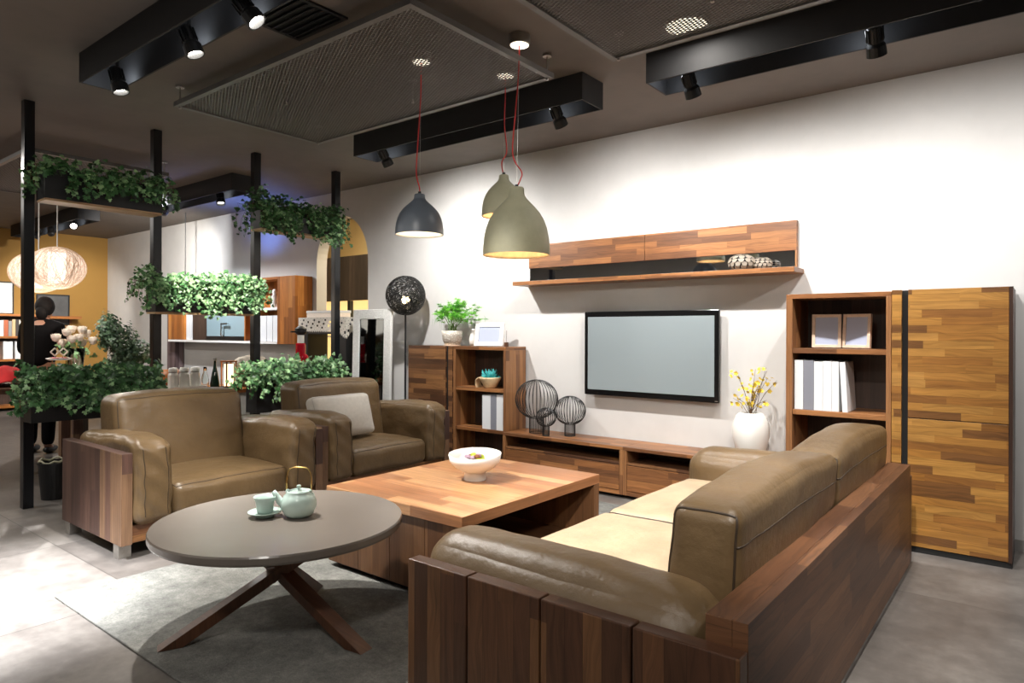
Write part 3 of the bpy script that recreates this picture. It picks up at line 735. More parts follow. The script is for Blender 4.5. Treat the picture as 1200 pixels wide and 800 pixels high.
def book(label, x0, x1, yf, d, z0, h, cover, group, lean=0.0):
    t = thing('book', label, 'book', ((x0 + x1) / 2, yf + d / 2, z0), group)
    e = 0.003
    MB().box(x0, x0 + e, yf, yf + d, z0, z0 + h).box(x1 - e, x1, yf, yf + d, z0, z0 + h).box(x0 + e, x1 - e, yf, yf + e, z0, z0 + h).build('cover', cover, t)
    MB().box(x0 + e, x1 - e, yf + e, yf + d - .004, z0 + .004, z0 + h - .004).build('pages', M['white_matte'], t)
    t.rotation_euler = (0, R(lean), 0)
    return t
gb = 'white and grey books in the tall bookcase'
bz = 0.7985
for lab, a, b, cov, h, ln in (('white book at the left end of the row in the tall bookcase', -1.292, -1.238, 'page', 0.325, 0),
                              ('grey book in the row in the tall bookcase', -1.236, -1.172, 'page_grey', 0.325, 0),
                              ('white book just right of the grey one in the tall bookcase', -1.170, -1.118, 'page', 0.318, 0),
                              ('white book fourth from the left in the tall bookcase', -1.116, -1.064, 'page', 0.322, 0),
                              ('white book fifth from the left in the tall bookcase', -1.062, -1.022, 'page', 0.320, 0),
                              ('white book leaning at the right end of the row in the tall bookcase', -1.000, -0.968, 'page', 0.318, -3.2)):
    book(lab, a, b, 4.66, 0.24, bz, h, M[cov], gb, ln)
gb = 'books in the low bookcase'
for lab, a, b, cov, h in (('thick white book under the succulent in the low bookcase', -4.10, -4.00, 'page', 0.315), ('grey book under the succulent in the low bookcase', -3.998, -3.930, 'page_grey', 0.325), ('white book touching the right side of the low bookcase', -3.928, -3.838, 'page', 0.325)):
    book(lab, a, b, 4.745, 0.2, 0.4015, h, M[cov], gb)

# succulent in a curled bowl
t = thing('succulent_bowl', 'teal succulent in a curled ivory bowl on the low bookcase shelf', 'potted plant', (-4.06, 4.80, 0.7785))
MB().lathe([(0.001, 0), (0.045, 0), (0.06, 0.012), (0.10, 0.085), (0.104, 0.10), (0.094, 0.10), (0.055, 0.02), (0.001, 0.015)], (-4.05, 4.80, 0.7785), 32).build('bowl', M['shade_in'], t, smooth=True)
pp = []
for i in range(12):
    a = PI * i / 11 * .55
    pp.append((-4.13 - 0.075 * math.sin(a * 1.3), 0.8785 - 0.098 * (i / 11) ** 2))
lip = MB()
for i in range(11):
    (xa, za), (xb, zb) = pp[i], pp[i + 1]
    lip.add([(xa, 4.76, za), (xb, 4.76, zb), (xb, 4.84, zb), (xa, 4.84, za), (xa, 4.76, za - .006), (xb, 4.76, zb - .006), (xb, 4.84, zb - .006), (xa, 4.84, za - .006)], [(0, 1, 2, 3), (7, 6, 5, 4), (0, 4, 5, 1), (3, 2, 6, 7)])
lip.build('curled_lip', M['shade_in'], t, smooth=False)
sc = MB(); rn = random.Random(3)
for i in range(90):
    a = rn.random() * 2 * PI; e = rn.uniform(0.3, 1.5); L = rn.uniform(0.05, 0.10)
    d = Vector((math.cos(a) * math.cos(e), math.sin(a) * math.cos(e), math.sin(e)))
    p = Vector((-4.05 + rn.uniform(-.045, .045), 4.80 + rn.uniform(-.04, .04), 0.865))
    sc.tube([p, p + d * L * .5, p + d * L], [0.006, 0.007, 0.0015], 5)
sc.build('leaves', M['teal'], t, smooth=True)
MB().lathe([(0.001, 0.085), (0.09, 0.085)], (-4.05, 4.80, 0.7785), 24).build('soil', M['soil'], t)

# asparagus fern
def fern(label, cx, cy, z0):
    t = thing('asparagus_fern', label, 'potted plant', (cx, cy, z0))
    MB().lathe([(0.001, 0), (0.085, 0), (0.085, 0.012), (0.001, 0.012)], (cx, cy, z0), 32).build('saucer', M['cream_wood'], t)
    MB().lathe([(0.001, 0.012), (0.07, 0.012), (0.092, 0.05), (0.10, 0.10), (0.104, 0.148), (0.094, 0.148), (0.09, 0.10), (0.001, 0.10)], (cx, cy, z0), 32).build('pot', M['pot'], t, smooth=True)
    MB().lathe([(0.001, 0.142), (0.092, 0.142)], (cx, cy, z0), 24).build('soil', M['soil'], t)
    rn = random.Random(11); st = MB(); fl = MB()
    tips = []
    for i in range(26):
        a = rn.random() * 2 * PI; reach = rn.uniform(0.05, 0.25); hh = rn.uniform(0.15, 0.33)
        p0 = Vector((cx + rn.uniform(-.04, .04), cy + rn.uniform(-.04, .04), z0 + .14))
        end = Vector((cx + math.cos(a) * reach * 1.1, cy + math.sin(a) * reach * .55, z0 + .14 + hh * (1 - 0.35 * reach / .25)))
        mid = (p0 + end) / 2 + Vector((0, 0, 0.05))
        st.tube([p0, mid, end], [.0025, .002, .001], 5); tips.append((end, mid))
    for end, mid in tips:
        for k in range(9):
            c = mid.lerp(end, rn.uniform(.6, 1.25)) + Vector((rn.gauss(0, .035), rn.gauss(0, .02), rn.gauss(0, .02)))
            fl.cur = 0 if rn.random() < .65 else 1
            for q in range(44):
                d = Vector((rn.gauss(0, 1), rn.gauss(0, 1), rn.gauss(0, .45))).normalized()
                L = rn.uniform(.02, .045); s = d.orthogonal().normalized() * .0016
                if rn.random() < .3: s = d.cross(s)
                fl.add([c - s, c + s, c + d * L], [(0, 1, 2)])
    for q in range(40):      # trailing fronds
        a = rn.random() * 2 * PI; r = rn.uniform(.14, .25)
        p = Vector((cx + math.cos(a) * r, cy + math.sin(a) * r * .6, z0 + .26))
        fl.cur = 1; L = rn.uniform(.03, .11)
        fl.add([p, p + Vector((.003, 0, 0)), p + Vector((rn.uniform(-.02, .02), 0, -L))], [(0, 1, 2)])
    st.build('stem', M['stem'], t); fl.build('fronds', [M['fern'], M['fern_d']], t)
fern('bright green feathery fern in white textured pot on the low cupboard', -4.56, 4.82, 1.164)
t = thing('bud_vase', 'small white jug with a dark sprig beside the fern', 'vase', (-4.33, 4.88, 1.1635))
MB().lathe([(0.001, 0), (0.03, 0), (0.042, 0.03), (0.045, 0.07), (0.032, 0.12), (0.026, 0.15), (0.032, 0.165), (0.026, 0.163), (0.001, 0.02)], (-4.33, 4.88, 1.1635), 28).build('jug', M['white_gloss'], t, smooth=True)
MB().tube([(-4.29, 4.88, 1.29), (-4.262, 4.88, 1.28), (-4.258, 4.88, 1.24), (-4.288, 4.88, 1.215)], 0.005, 8).build('handle', M['white_gloss'], t, smooth=True)
sp = MB(); rn = random.Random(5)
sp.tube([(-4.33, 4.88, 1.30), (-4.325, 4.88, 1.37), (-4.25, 4.87, 1.385)], 0.002, 5)
for i in range(16):
    p = Vector((-4.32 + .075 * rn.random(), 4.875, 1.37 + .02 * rn.random())); d = Vector((rn.uniform(-1, 1), rn.uniform(-1, 1), rn.uniform(-1, 1))).normalized() * .022; s = d.orthogonal().normalized() * .006
    sp.add([p, p + d * .5 + s, p + d, p + d * .5 - s], [(0, 1, 2, 3)])
sp.build('sprig', M['ivy_d'], t)
t = thing('reed_holder', 'tiny brown block holding a thin stick right of the white frame', 'ornament', (-3.90, 4.85, 1.1635))
MB().box(-3.915, -3.885, 4.835, 4.865, 1.1635, 1.205).build('block', M['leg_wood'], t, bevel=.002)
MB().cyl((-3.9, 4.85, 1.205), (-3.896, 4.85, 1.315), 0.002, 6).build('stick', M['twig'], t)

# wire vases
def wire_vase(label, cx, cy, z0, r, zn, n):
    t = thing('wire_vase', label, 'wire vase', (cx, cy, z0), 'black wire vases on the bench')
    rb = r * 0.34; w = MB()
    for z in (0.004, zn): w.tube([(cx + rb * math.cos(a * PI / 16), cy + rb * math.sin(a * PI / 16), z0 + z) for a in range(32)], 0.0035, 6, True)
    for i in range(n):
        a = 2 * PI * i / n; ca, sa = math.cos(a), math.sin(a)
        w.tube([(cx + rb * ca, cy + rb * sa, z0 + .004), (cx + rb * ca, cy + rb * sa, z0 + zn)], 0.0022, 5)
    w.build('wire_foot', M['wire'], t)
    g = MB(); zc = zn + r * 0.86
    for i in range(n):
        a = 2 * PI * i / n; ca, sa = math.cos(a), math.sin(a); P = []
        for k in range(15):
            th = -1.22 + k * (2.55 / 14)
            rr = r * math.cos(th) if th < 1.45 else r * math.cos(1.45)
            P.append((cx + rr * ca, cy + rr * sa, z0 + zc + r * .92 * math.sin(th)))
        g.tube(P, 0.0026, 5)
    rt = r * math.cos(1.33)
    g.tube([(cx + rt * math.cos(a * PI / 12), cy + rt * math.sin(a * PI / 12), z0 + zc + r * .92 * math.sin(1.33)) for a in range(24)], 0.002, 5, True)
    g.build('wire_globe', M['wire'], t)
wire_vase('largest black wire globe vase on the bench', -3.535, 4.83, 0.4055, 0.190, 0.135, 34)
wire_vase('smallest black wire globe vase in front of the other two', -3.365, 4.735, 0.4055, 0.088, 0.085, 26)
wire_vase('middle sized black wire globe vase, rightmost of three', -3.20, 4.86, 0.4055, 0.135, 0.105, 32)

# white vase with yellow blossoms
t = thing('white_vase', 'tall white vase of yellow blossom sprays beside the bookcase', 'vase', (-1.64, 4.84, 0.4055))
MB().lathe([(0.001, 0), (0.075, 0), (0.105, 0.06), (0.128, 0.16), (0.128, 0.24), (0.10, 0.305), (0.072, 0.325), (0.066, 0.32), (0.09, 0.29), (0.001, 0.05)], (-1.64, 4.84, 0.4055), 40).build('vase_body', M['white_gloss'], t, smooth=True)
t = thing('blossom_spray', 'loose yellow blossom branches standing in the white vase', 'flowers', (-1.64, 4.84, 0.72))
tw = MB(); rn = random.Random(21); heads = []
for i in range(15):
    a = rn.uniform(0, 2 * PI); sp_ = rn.uniform(.03, .19); hh = rn.uniform(.10, .34)
    p0 = Vector((-1.64 + rn.uniform(-.03, .03), 4.84 + rn.uniform(-.03, .03), .70)); p2 = Vector((-1.62 + math.cos(a) * sp_, 4.84 + math.sin(a) * sp_ * .6, .72 + hh)); p1 = (p0 + p2) / 2 + Vector((0, 0, .03))
    tw.tube([p0, p1, p2], [.0025, .002, .001], 5)
    for k in range(6): heads.append(p1.lerp(p2, rn.uniform(.1, 1.05)) + Vector((rn.gauss(0, .022), rn.gauss(0, .02), rn.gauss(0, .022))))
tw.build('branches', M['twig'], t)
for c in heads:
    fl = MB(); d0 = Vector((rn.gauss(0, 1), rn.gauss(0, 1) - 1, rn.gauss(0, 1))).normalized(); X = d0.orthogonal().normalized(); Y = d0.cross(X)
    s = rn.uniform(.010, .019)
    for k in range(5):
        an = 2 * PI * k / 5; e = X * math.cos(an) + Y * math.sin(an); f = d0.cross(e)
        fl.add([c, c + e * s * .6 + f * s * .42 + d0 * s * .25, c + e * s * 1.1 + d0 * s * .35, c + e * s * .6 - f * s * .42 + d0 * s * .25], [(0, 1, 2, 3)])
    fl.build('blossom', M['yellow'], t)

# globe floor lamp
t = thing('globe_floor_lamp', 'floor lamp with black woven thread globe beside the silver mirror', 'floor lamp', (-5.165, 4.76, 0))
gx, gy, gz, gr = -5.165, 4.76, 1.674, 0.203
MB().lathe([(0.001, 0), (0.14, 0), (0.14, 0.012), (0.02, 0.02), (0.001, 0.02)], (gx, gy, 0), 32).build('base', M['black'], t)
MB().cyl((gx, gy, 0.02), (gx, gy, gz - gr * .98), 0.010, 12).build('pole', M['black'], t)
MB().cyl((gx, gy, gz - gr * .97), (gx, gy, gz - .085), 0.016, 12).build('lamp_holder', M['black'], t)
MB().ball((gx, gy, gz - .045), 0.042, n=18, m=12).build('bulb', M['bulb'], t, smooth=True)
g = MB(); rn = random.Random(9)
for i in range(165):
    n = Vector((rn.gauss(0, 1), rn.gauss(0, 1), rn.gauss(0, 1))).normalized(); X = n.orthogonal().normalized(); Y = n.cross(X)
    off = rn.uniform(-.75, .75); rr = math.sqrt(1 - off * off); a0 = rn.uniform(0, 2 * PI); span = rn.uniform(2.0, 6.28); P = []
    for k in range(26):
        a = a0 + span * k / 25; wv = off + .05 * math.sin(3 * a + i)
        q = (n * wv + (X * math.cos(a) + Y * math.sin(a)) * math.sqrt(max(.01, 1 - wv * wv))) * gr
        P.append(Vector((gx, gy, gz)) + q)
    g.tube(P, 0.0026, 4)
g.build('woven_shade', M['wire'], t)
l = bpy.data.lights.new('globe_lamp_light', 'POINT'); l.energy = 16; l.color = (1, .84, .62); l.shadow_soft_size = .02
o = bpy.data.objects.new('globe_lamp_light', l); COL.objects.link(o); o.location = (gx, gy, gz - .045)
l.use_shadow = True

# standing mirror
t = thing('standing_mirror', 'standing mirror with wide textured silver frame beside the floor lamp', 'mirror', (-5.54, 4.61, 0))
x0, x1, zt = -5.845, -5.240, 1.535
fw = 0.105
MB().box(x0, x0 + fw, 4.595, 4.63, 0, zt).box(x1 - fw, x1, 4.595, 4.63, 0, zt).box(x0 + fw, x1 - fw, 4.595, 4.63, zt - fw, zt).box(x0 + fw, x1 - fw, 4.595, 4.63, 0, fw).build('frame', M['silver_frame'], t, bevel=.006)
MB().box(x0 + fw * .97, x1 - fw * .97, 4.608, 4.62, fw * .97, zt - fw * .97).build('mirror_glass', M['mirror_dark'], t)
MB().box(x0 + fw * .8, x1 - fw * .8, 4.6205, 4.629, fw, zt - fw).build('back_board', M['black'], t)
t.rotation_euler = (R(-1.2), 0, 0)
t = thing('leaning_board', 'plain white panel leaning behind the silver mirror', 'panel', (-5.5, 4.90, 0))
MB().box(-5.66, -5.42, 4.99, 5.015, 0, 1.20).build('board', M['white_matte'], t, bevel=.003)
MB().box(-5.66, -5.42, 4.982, 4.9895, 1.17, 1.20).build('edge_strip', M['white_gloss'], t)

# ================================================================== SEATING
# sofa (faces left, its back to the right)
t = thing('sofa', 'long tan leather sofa with slatted walnut frame in the foreground', 'sofa', (-1.15, 2.97, 0))
bx1 = -0.57; px0 = -1.73
MB().box(-0.610, bx1, 1.668, 4.262, 0.035, 0.578).build('back_panel', M['sofa_y'], t, bevel=.0012)
MB().box(-0.680, -0.6105, 1.668, 4.262, 0.500, 0.578).build('back_rail', M['sofa_y'], t, bevel=.0012)
for ya, yb in ((1.610, 1.666), (4.264, 4.32)):
    xs = [px0, -1.456, -1.165, -0.862, bx1]
    for i in range(4):
        MB().box(xs[i] + (0.003 if i else 0), xs[i + 1] - (0.003 if i < 3 else 0), ya, yb, 0.035, 0.512).build('side_board', M['sofa_v'], t, bevel=.004)
MB().box(px0 + .03, -0.626, 1.667, 1.70, 0.06, 0.24).box(px0 + .03, -0.626, 4.23, 4.263, 0.06, 0.24).box(px0 + .03, px0 + .06, 1.7005, 4.2295, 0.06, 0.24).build('seat_frame', M['sofa_y'], t, bevel=.002)
for x, y in ((-1.62, 1.72), (-0.70, 1.72), (-1.62, 4.14), (-0.70, 4.14)): MB().box(x, x + .07, y, y + .07, 0.0, 0.0595).build('foot', M['black'], t)
# arms
def bol(p, n):
    p.z += -0.012 * (n[0] * 0.5 + 0.5); return p
Cushion(-1.755, -0.695, 1.672, 1.965, 0.245, 0.585, 0.12, (0.012, 0.012, 0.018), 1, 0.007, 6.5, bol).build('arm_cushion', t, M['leather'], n=30)
Cushion(-1.755, -0.695, 3.965, 4.258, 0.245, 0.575, 0.12, (0.012, 0.012, 0.018), 2, 0.006, 6.5).build('arm_cushion', t, M['leather'], n=26)
for k, (ya, yb) in enumerate(((1.968, 2.965), (2.967, 3.963))):
    Cushion(-1.745, -0.90, ya, yb, 0.245, 0.405, 0.05, (0.012, 0.0, 0.025), 5 + k, 0.005, 5.0).build('seat_cushion', t, M['leather_lit'], [(2, 1)], n=26, label='seat cushion in lamplit leather colour')
def lean(p, n):
    p.x += 0.02 * (n[2]); return p
for k, (ya, yb) in enumerate(((1.90, 3.08), (3.085, 4.245))):
    def shp(p, n, k=k):
        p.z += 0.028 * (1 - n[1] ** 2) * (n[2] * .5 + .5)
        p.x += 0.012 * n[2]
        return p
    z0 = 0.582 if False else 0.415
    bc_ = Cushion(-0.905, -0.684, ya, yb, 0.415, 0.785, 0.045, (0.012, 0.012, 0.02), 11 + k, 0.006, 4.5, shp)
    ob_ = bc_.build('back_cushion', t, M['leather'], [(1, -1), (1, 1)] , n=30, pr=.0042)
    MB().tube([bc_.at(1, -.985 + 1.97 * i / 40, .42) for i in range(41)], .0035, 6).build('seam', M['piping'], ob_, smooth=True)

# armchairs (face right)
def armchair(label):
    X1 = -4.06; X0 = -4.955; Y0, Y1 = 1.60, 2.95
    t = thing('leather_armchair', label, 'armchair', ((X0 + X1) / 2, (Y0 + Y1) / 2, 0), 'walnut framed leather armchairs')
    for ya, yb in ((Y0, Y0 + .062), (Y1 - .062, Y1)):
        MB().box(X0, X1, ya, yb, 0.083, 0.604).build('side_panel', M['chair_v'], t, bevel=.003)
    MB().box(X1 - .075, X1 - .03, Y0 + .063, Y1 - .063, 0.083, 0.185).build('front_rail', M['chair_x'], t, bevel=.003)
    MB().box(X0, X0 + .04, Y0 + .063, Y1 - .063, 0.083, 0.56).build('back_panel', M['chair_v'], t, bevel=.003)
    MB().box(X0 + .041, X1 - .076, Y0 + .063, Y1 - .063, 0.10, 0.15).build('seat_deck', M['black'], t)
    for x in (X1 - .125, X0 + .03):
        for y in (Y0 + .008, Y1 - .078): MB().box(x, x + .07, y, y + .07, 0.0, 0.0825).build('foot', M['steel'], t, bevel=.002)
    def arm(seed, side):
        def sh(p, n):
            front = (n[0] * .5 + .5)
            # high shoulder near the front, falling to the back; sleeve front tucked in
            p.z += (-0.02 * (1 - front) ** 1.3) * (n[2] * .5 + .5)
            p.z += 0.016 * math.exp(-((front - .70) / .22) ** 2) * (n[2] * .5 + .5)
            p.z -= 0.014 * max(0, front - .88) / .12 * (n[2] * .5 + .5)
            p.y += side * 0.028 * (n[2] > 0.3) * (n[2] - .3) * front      # rolls over the wooden side
            # gathered creases on the front
            if n[0] > .75: p.x += 0.004 * math.sin(46 * p.z + 5 * n[1] + seed) * (n[0] - .75) / .25
            return p
        return sh
    c = Cushion(X0 + .06, X1 + .032, Y0 + .066, Y0 + .285, 0.186, 0.668, 0.052, (0.012, 0.010, 0.016), 3, 0.0085, 9, arm(1, -1))
    a = c.build('arm_cushion', t, M['leather'], n=34)
    c2 = Cushion(X0 + .06, X1 + .032, Y1 - .285, Y1 - .066, 0.186, 0.668, 0.052, (0.012, 0.010, 0.016), 8, 0.0085, 9, arm(2.2, 1))
    b = c2.build('arm_cushion', t, M['leather'], n=34)
    for cc, oo in ((c, a), (c2, b)):
        for q in (-.55, .62):
            MB().tube([cc.at(1, q, -1 + 2 * i / 30) + Vector((.0005, 0, 0)) for i in range(3, 29)], 0.0025, 5).build('seam', M['piping'], oo)
    Cushion(X0 + .25, X1 + .02, Y0 + .29, Y1 - .29, 0.188, 0.392, 0.055, (0.015, 0.0, 0.03), 6, 0.007, 6).build('seat_cushion', t, M['leather'], [(2, 1)], n=28, pr=.003)
    def bk(p, n):
        p.x += -0.05 * n[2]; p.z += 0.012 * (1 - n[1] ** 2) * (n[2] * .5 + .5); return p
    Cushion(X0 + .055, X0 + .335, Y0 + .20, Y1 - .275, 0.30, 0.868, 0.06, (0.02, 0.008, 0.015), 9, 0.007, 5, bk).build('back_cushion', t, M['leather'], [(0, 1)], n=28, pr=.003)
    return t
ch = armchair('leather armchair nearest the round table with empty seat')
c2 = copy_tree(ch); c2.location.x += -0.07; c2.location.y += 1.385
c2['label'] = 'leather armchair holding the pale grey cushion, further back'
# throw cushion on the second chair
t = thing('throw_cushion', 'pale grey linen cushion leaning on the second armchair', 'cushion', (-4.55, 3.46, 0.40))
cu = Cushion(-0.06, 0.06, -0.29, 0.29, -0.175, 0.175, 0.045, (0.035, 0.0, 0.0), 14, 0.004, 7)
ob = cu.mesh(20).build('cover', M['linen'], None, smooth=True, weld=True)
ob.parent = t; ob.location = (0.03, 0, 0.205); ob.rotation_euler = (R(0), R(-18), R(0))
pi = MB().tube(cu.rim(0, 1), .003, 6, True).build('piping', plain('linen_piping', rgb(172, 166, 156), .8), None, smooth=True); pi.parent = ob

# ================================================================== TABLES, RUG
rug = MB().box(-3.765, -0.85, 1.185, 4.44, 0.0005, 0.012)
tag(rug.build('area_rug', M['rug'], None, bevel=.004), 'mottled grey rug under the tables and sofa', 'rug')

t = thing('coffee_table', 'square walnut coffee table carrying the white bowl', 'coffee table', (-2.59, 2.88, 0))
x0, x1, y0, y1 = -3.10, -2.085, 2.275, 3.49
MB().box(x0, x1, y0, y1, 0.395, 0.45).build('top', M['table_top'], t, bevel=.003)
for i in range(4):
    a = x0 + .006 + i * (x1 - x0 - .012) / 4
    MB().box(a + (.001 if i else 0), a + (x1 - x0 - .012) / 4 - .001, y0 + .012, y0 + .05, 0.04, 0.3945).build('side_board', M['table_panel'], t, bevel=.0015)
MB().box(x0 + .006, x1 - .002, y1 - .055, y1 - .002, 0.04, 0.3945).build('end_panel', M['table_panel'], t, bevel=.002)
MB().box(x0 + .006, x0 + .04, y0 + .051, y1 - .056, 0.04, 0.3945).build('side_panel', M['table_panel'], t)
MB().box(x0 + .041, x1 - .03, y0 + .051, y1 - .056, 0.07, 0.10).build('lower_shelf', M['table_panel'], t)
MB().box(x0 + .041, x1 - .45, (y0 + y1) / 2 - .02, (y0 + y1) / 2 + .02, 0.101, 0.3945).build('divider', M['table_panel'], t)
MB().box(x0 + .04, x1 - .04, y0 + .05, y1 - .06, 0.0125, 0.0395).build('plinth', M['black_matte'], t)

# footed bowl with dried fruit
t = thing('footed_bowl', 'white footed bowl with wavy rim on the coffee table', 'bowl', (-2.565, 2.905, 0.45))
bw = MB(); n = 48
prof = [(0.062, 0.0), (0.064, 0.004), (0.058, 0.045), (0.075, 0.052), (0.115, 0.075), (0.145, 0.110), (0.153, 0.150), (0.143, 0.150), (0.130, 0.118), (0.09, 0.085), (0.001, 0.075)]
vs = []; fs = []
for j, (r, h) in enumerate(prof):
    for i in range(n):
        a = 2 * PI * i / n
        hh = h + (0.010 * math.cos(a - 2.0) * max(0, (h - .07) / .08))
        vs.append((-2.565 + r * math.cos(a), 2.905 + r * math.sin(a), 0.4505 + hh))
for j in range(len(prof) - 1):
    for i in range(n): fs.append((j * n + i, j * n + (i + 1) % n, (j + 1) * n + (i + 1) % n, (j + 1) * n + i))
bw.add(vs, fs); bw.build('bowl_body', M['white_matte'], t, smooth=True)
rn = random.Random(4)
for i in range(16):
    a = rn.uniform(0, 2 * PI); r = rn.uniform(0, .085)
    k = ('fruit_green', 'fruit_green', 'fruit_brown', 'fruit_mauve')[i % 4]
    p = (-2.565 + r * math.cos(a), 2.905 + r * math.sin(a), 0.45 + .112 + rn.uniform(0, .014) + (.016 if r < .05 else 0))
    nm = {'fruit_green': ('lime_slice', 'yellow green fruit piece in the white bowl'), 'fruit_brown': ('dried_fruit', 'brown dried fruit piece in the white bowl'), 'fruit_mauve': ('dried_petal', 'mauve dried petal in the white bowl')}[k]
    o = MB().ball((0, 0, 0), .026, .020, .012, 12, 8).build(nm[0], M[k], None, smooth=True)
    o.location = p; o.rotation_euler = (rn.uniform(-.3, .3), rn.uniform(-.3, .3), rn.uniform(0, 6)); tag(o, nm[1], 'fruit' if k != 'fruit_mauve' else 'petal', nm[1] + 's')

# round table on crossed legs
t = thing('round_side_table', 'round taupe lacquered table on crossed walnut legs', 'table', (-2.625, 1.69, 0.012))
cx, cy = -2.625, 1.69
MB().lathe([(0.001, 0.438), (0.505, 0.438), (0.520, 0.443), (0.524, 0.452), (0.524, 0.473), (0.520, 0.480), (0.001, 0.480)], (cx, cy, 0), 96).build('tabletop', M['table_lacquer'], t, smooth=False, bevel=0.0)
feet = [(-2.80, 1.29), (-2.175, 1.745), (-2.85, 2.03)]
for i, (fx, fy) in enumerate(feet):
    ang = math.atan2(fy - cy, fx - cx); r = math.hypot(fx - cx, fy - cy)
    # each leg leans across the centre, passing beside the other two
    hx, hy = cx - math.cos(ang) * r * .62, cy - math.sin(ang) * r * .62
    sd = Vector((-math.sin(ang), math.cos(ang), 0)) * 0.036
    ko = (1.9, -1.3, 0.2)[i]
    a = Vector((fx, fy, 0.012)) + sd * .3; b = Vector((hx, hy, 0.438)) + sd * ko
    m = MB(); d = (b - a).normalized(); x = Vector((-math.sin(ang), math.cos(ang), 0)); h = Vector((math.cos(ang), math.sin(ang), 0))
    w2, t2 = .034, .046
    vs = [a + h * s * t2 + x * q * w2 for s, q in ((-1, -1), (1, -1), (1, 1), (-1, 1))] + [b + h * s * t2 + x * q * w2 for s, q in ((-1, -1), (1, -1), (1, 1), (-1, 1))]
    vs = [Vector(v) for v in vs]
    for v in vs[:4]: v.z = 0.0125
    for v in vs[4:]: v.z = 0.4375
    m.add(vs, [(3, 2, 1, 0), (4, 5, 6, 7), (0, 1, 5, 4), (1, 2, 6, 5), (2, 3, 7, 6), (3, 0, 4, 7)])
    m.build('leg', M['leg_wood'], t, bevel=.002, weld=True)

# tea things
def teapot(cx, cy, z):
    t = thing('teapot', 'pale celadon teapot with brass bail handle on the round table', 'teapot', (cx, cy, z))
    MB().lathe([(0.001, 0), (0.038, 0), (0.052, 0.010), (0.063, 0.035), (0.063, 0.055), (0.054, 0.078), (0.042, 0.090), (0.043, 0.094), (0.038, 0.094), (0.05, 0.06), (0.001, 0.012)], (cx, cy, z), 40).build('body', M['celadon'], t, smooth=True)
    MB().lathe([(0.037, 0.088), (0.030, 0.092), (0.006, 0.095), (0.004, 0.103), (0.009, 0.110), (0.006, 0.115), (0.001, 0.116)], (cx, cy, z), 28).build('lid', M['celadon'], t, smooth=True)
    dx, dy = -0.785, -0.62
    MB().tube([(cx + dx * q, cy + dy * q, z + h) for q, h in ((.045, .035), (.070, .055), (.085, .078), (.095, .092))], [.019, .014, .010, .0085], 14).build('spout', M['celadon'], t, smooth=True)
    for s in (-1, 1):
        MB().ball((cx + s * .042 * .785, cy + s * .042 * .62, z + .092), .008, n=10, m=6).build('lug', M['celadon'], t, smooth=True)
    P = []
    for i in range(25):
        a = PI * i / 24; c_, s_ = math.cos(a), math.sin(a)
        q = .046 * math.copysign(abs(c_) ** .45, c_); P.append((cx + q * .785, cy + q * .62, z + .092 + .088 * abs(s_) ** .5))
    MB().tube(P, .0024, 8).build('bail_handle', M['brass'], t, smooth=True)
    return t
teapot(-2.590, 1.755, 0.4805).scale = (1.2, 1.2, 1.2)
t = thing('saucer', 'celadon saucer on the round table', 'saucer', (-2.700, 1.657, 0.4805))
MB().lathe([(0.001, 0.010), (0.030, 0.010), (0.030, 0.0), (0.034, 0.0), (0.036, 0.011), (0.064, 0.019), (0.065, 0.022), (0.034, 0.015), (0.001, 0.014)], (-2.700, 1.657, 0.4805), 40).build('dish', M['celadon'], t, smooth=True)
t.scale = (1.12, 1.12, 1.12)
t = thing('teacup', 'celadon flared teacup on its saucer', 'teacup', (-2.700, 1.657, 0.4955))
MB().lathe([(0.001, 0), (0.028, 0), (0.031, 0.012), (0.036, 0.045), (0.045, 0.066), (0.042, 0.066), (0.033, 0.045), (0.027, 0.008), (0.001, 0.006)], (-2.700, 1.657, 0.4955), 36).build('cup', M['celadon'], t, smooth=True)
t.scale = (1.12, 1.12, 1.1); t.location.z += .0018

# ================================================================== PLANTER SCREEN
PXC = -5.84
pl = ('leftmost tall black post of the planter screen', 'second tall black post, with a small switch box', 'third tall black post of the planter screen', 'fourth tall black post, in front of the arch')
for lab, y in zip(pl, (1.66, 2.566, 3.475, 4.392)):
    o = MB().box(PXC - .034, PXC + .034, y - .034, y + .034, 0, H).build('steel_post', M['post'], None, bevel=.003); tag(o, lab, 'post', 'black posts of the planter screen')
t = thing('switch_box', 'small cream switch box fixed to the second post', 'switch', (-5.78, 2.53, 1.49))
MB().box(-5.805, -5.775, 2.492, 2.532, 1.445, 1.525).build('box', M['cream_wood'], t, bevel=.003)
MB().box(-5.7748, -5.770, 2.502, 2.522, 1.475, 1.495).build('button', M['shade_olive'], t)

LEAF = [(0, 0), (-.30, -.10), (-.52, .18), (-.24, .34), (-.30, .62), (-.06, .62), (0, 1.0), (.06, .62), (.30, .62), (.24, .34), (.52, .18), (.30, -.10)]
def ivy_leaf(mb, p, nrm, rot, s):
    nrm = nrm.normalized(); X = nrm.orthogonal().normalized(); Y = nrm.cross(X)
    dn = Vector((0, 0, -1)); Y2 = dn - nrm * dn.dot(nrm)
    if Y2.length > .15: Y = Y2.normalized(); X = Y.cross(nrm)
    q = Quaternion(nrm, rot); X = q @ X; Y = q @ Y
    vs = []
    for u, v in LEAF:
        vs.append(p + X * u * s + Y * v * s + nrm * (-abs(u) * .22 * s - .10 * v * v * s))
    mb.add(vs, [(0, 1, 2, 3), (0, 3, 4, 5), (0, 5, 6, 7), (0, 7, 8, 9), (0, 9, 10, 11)])

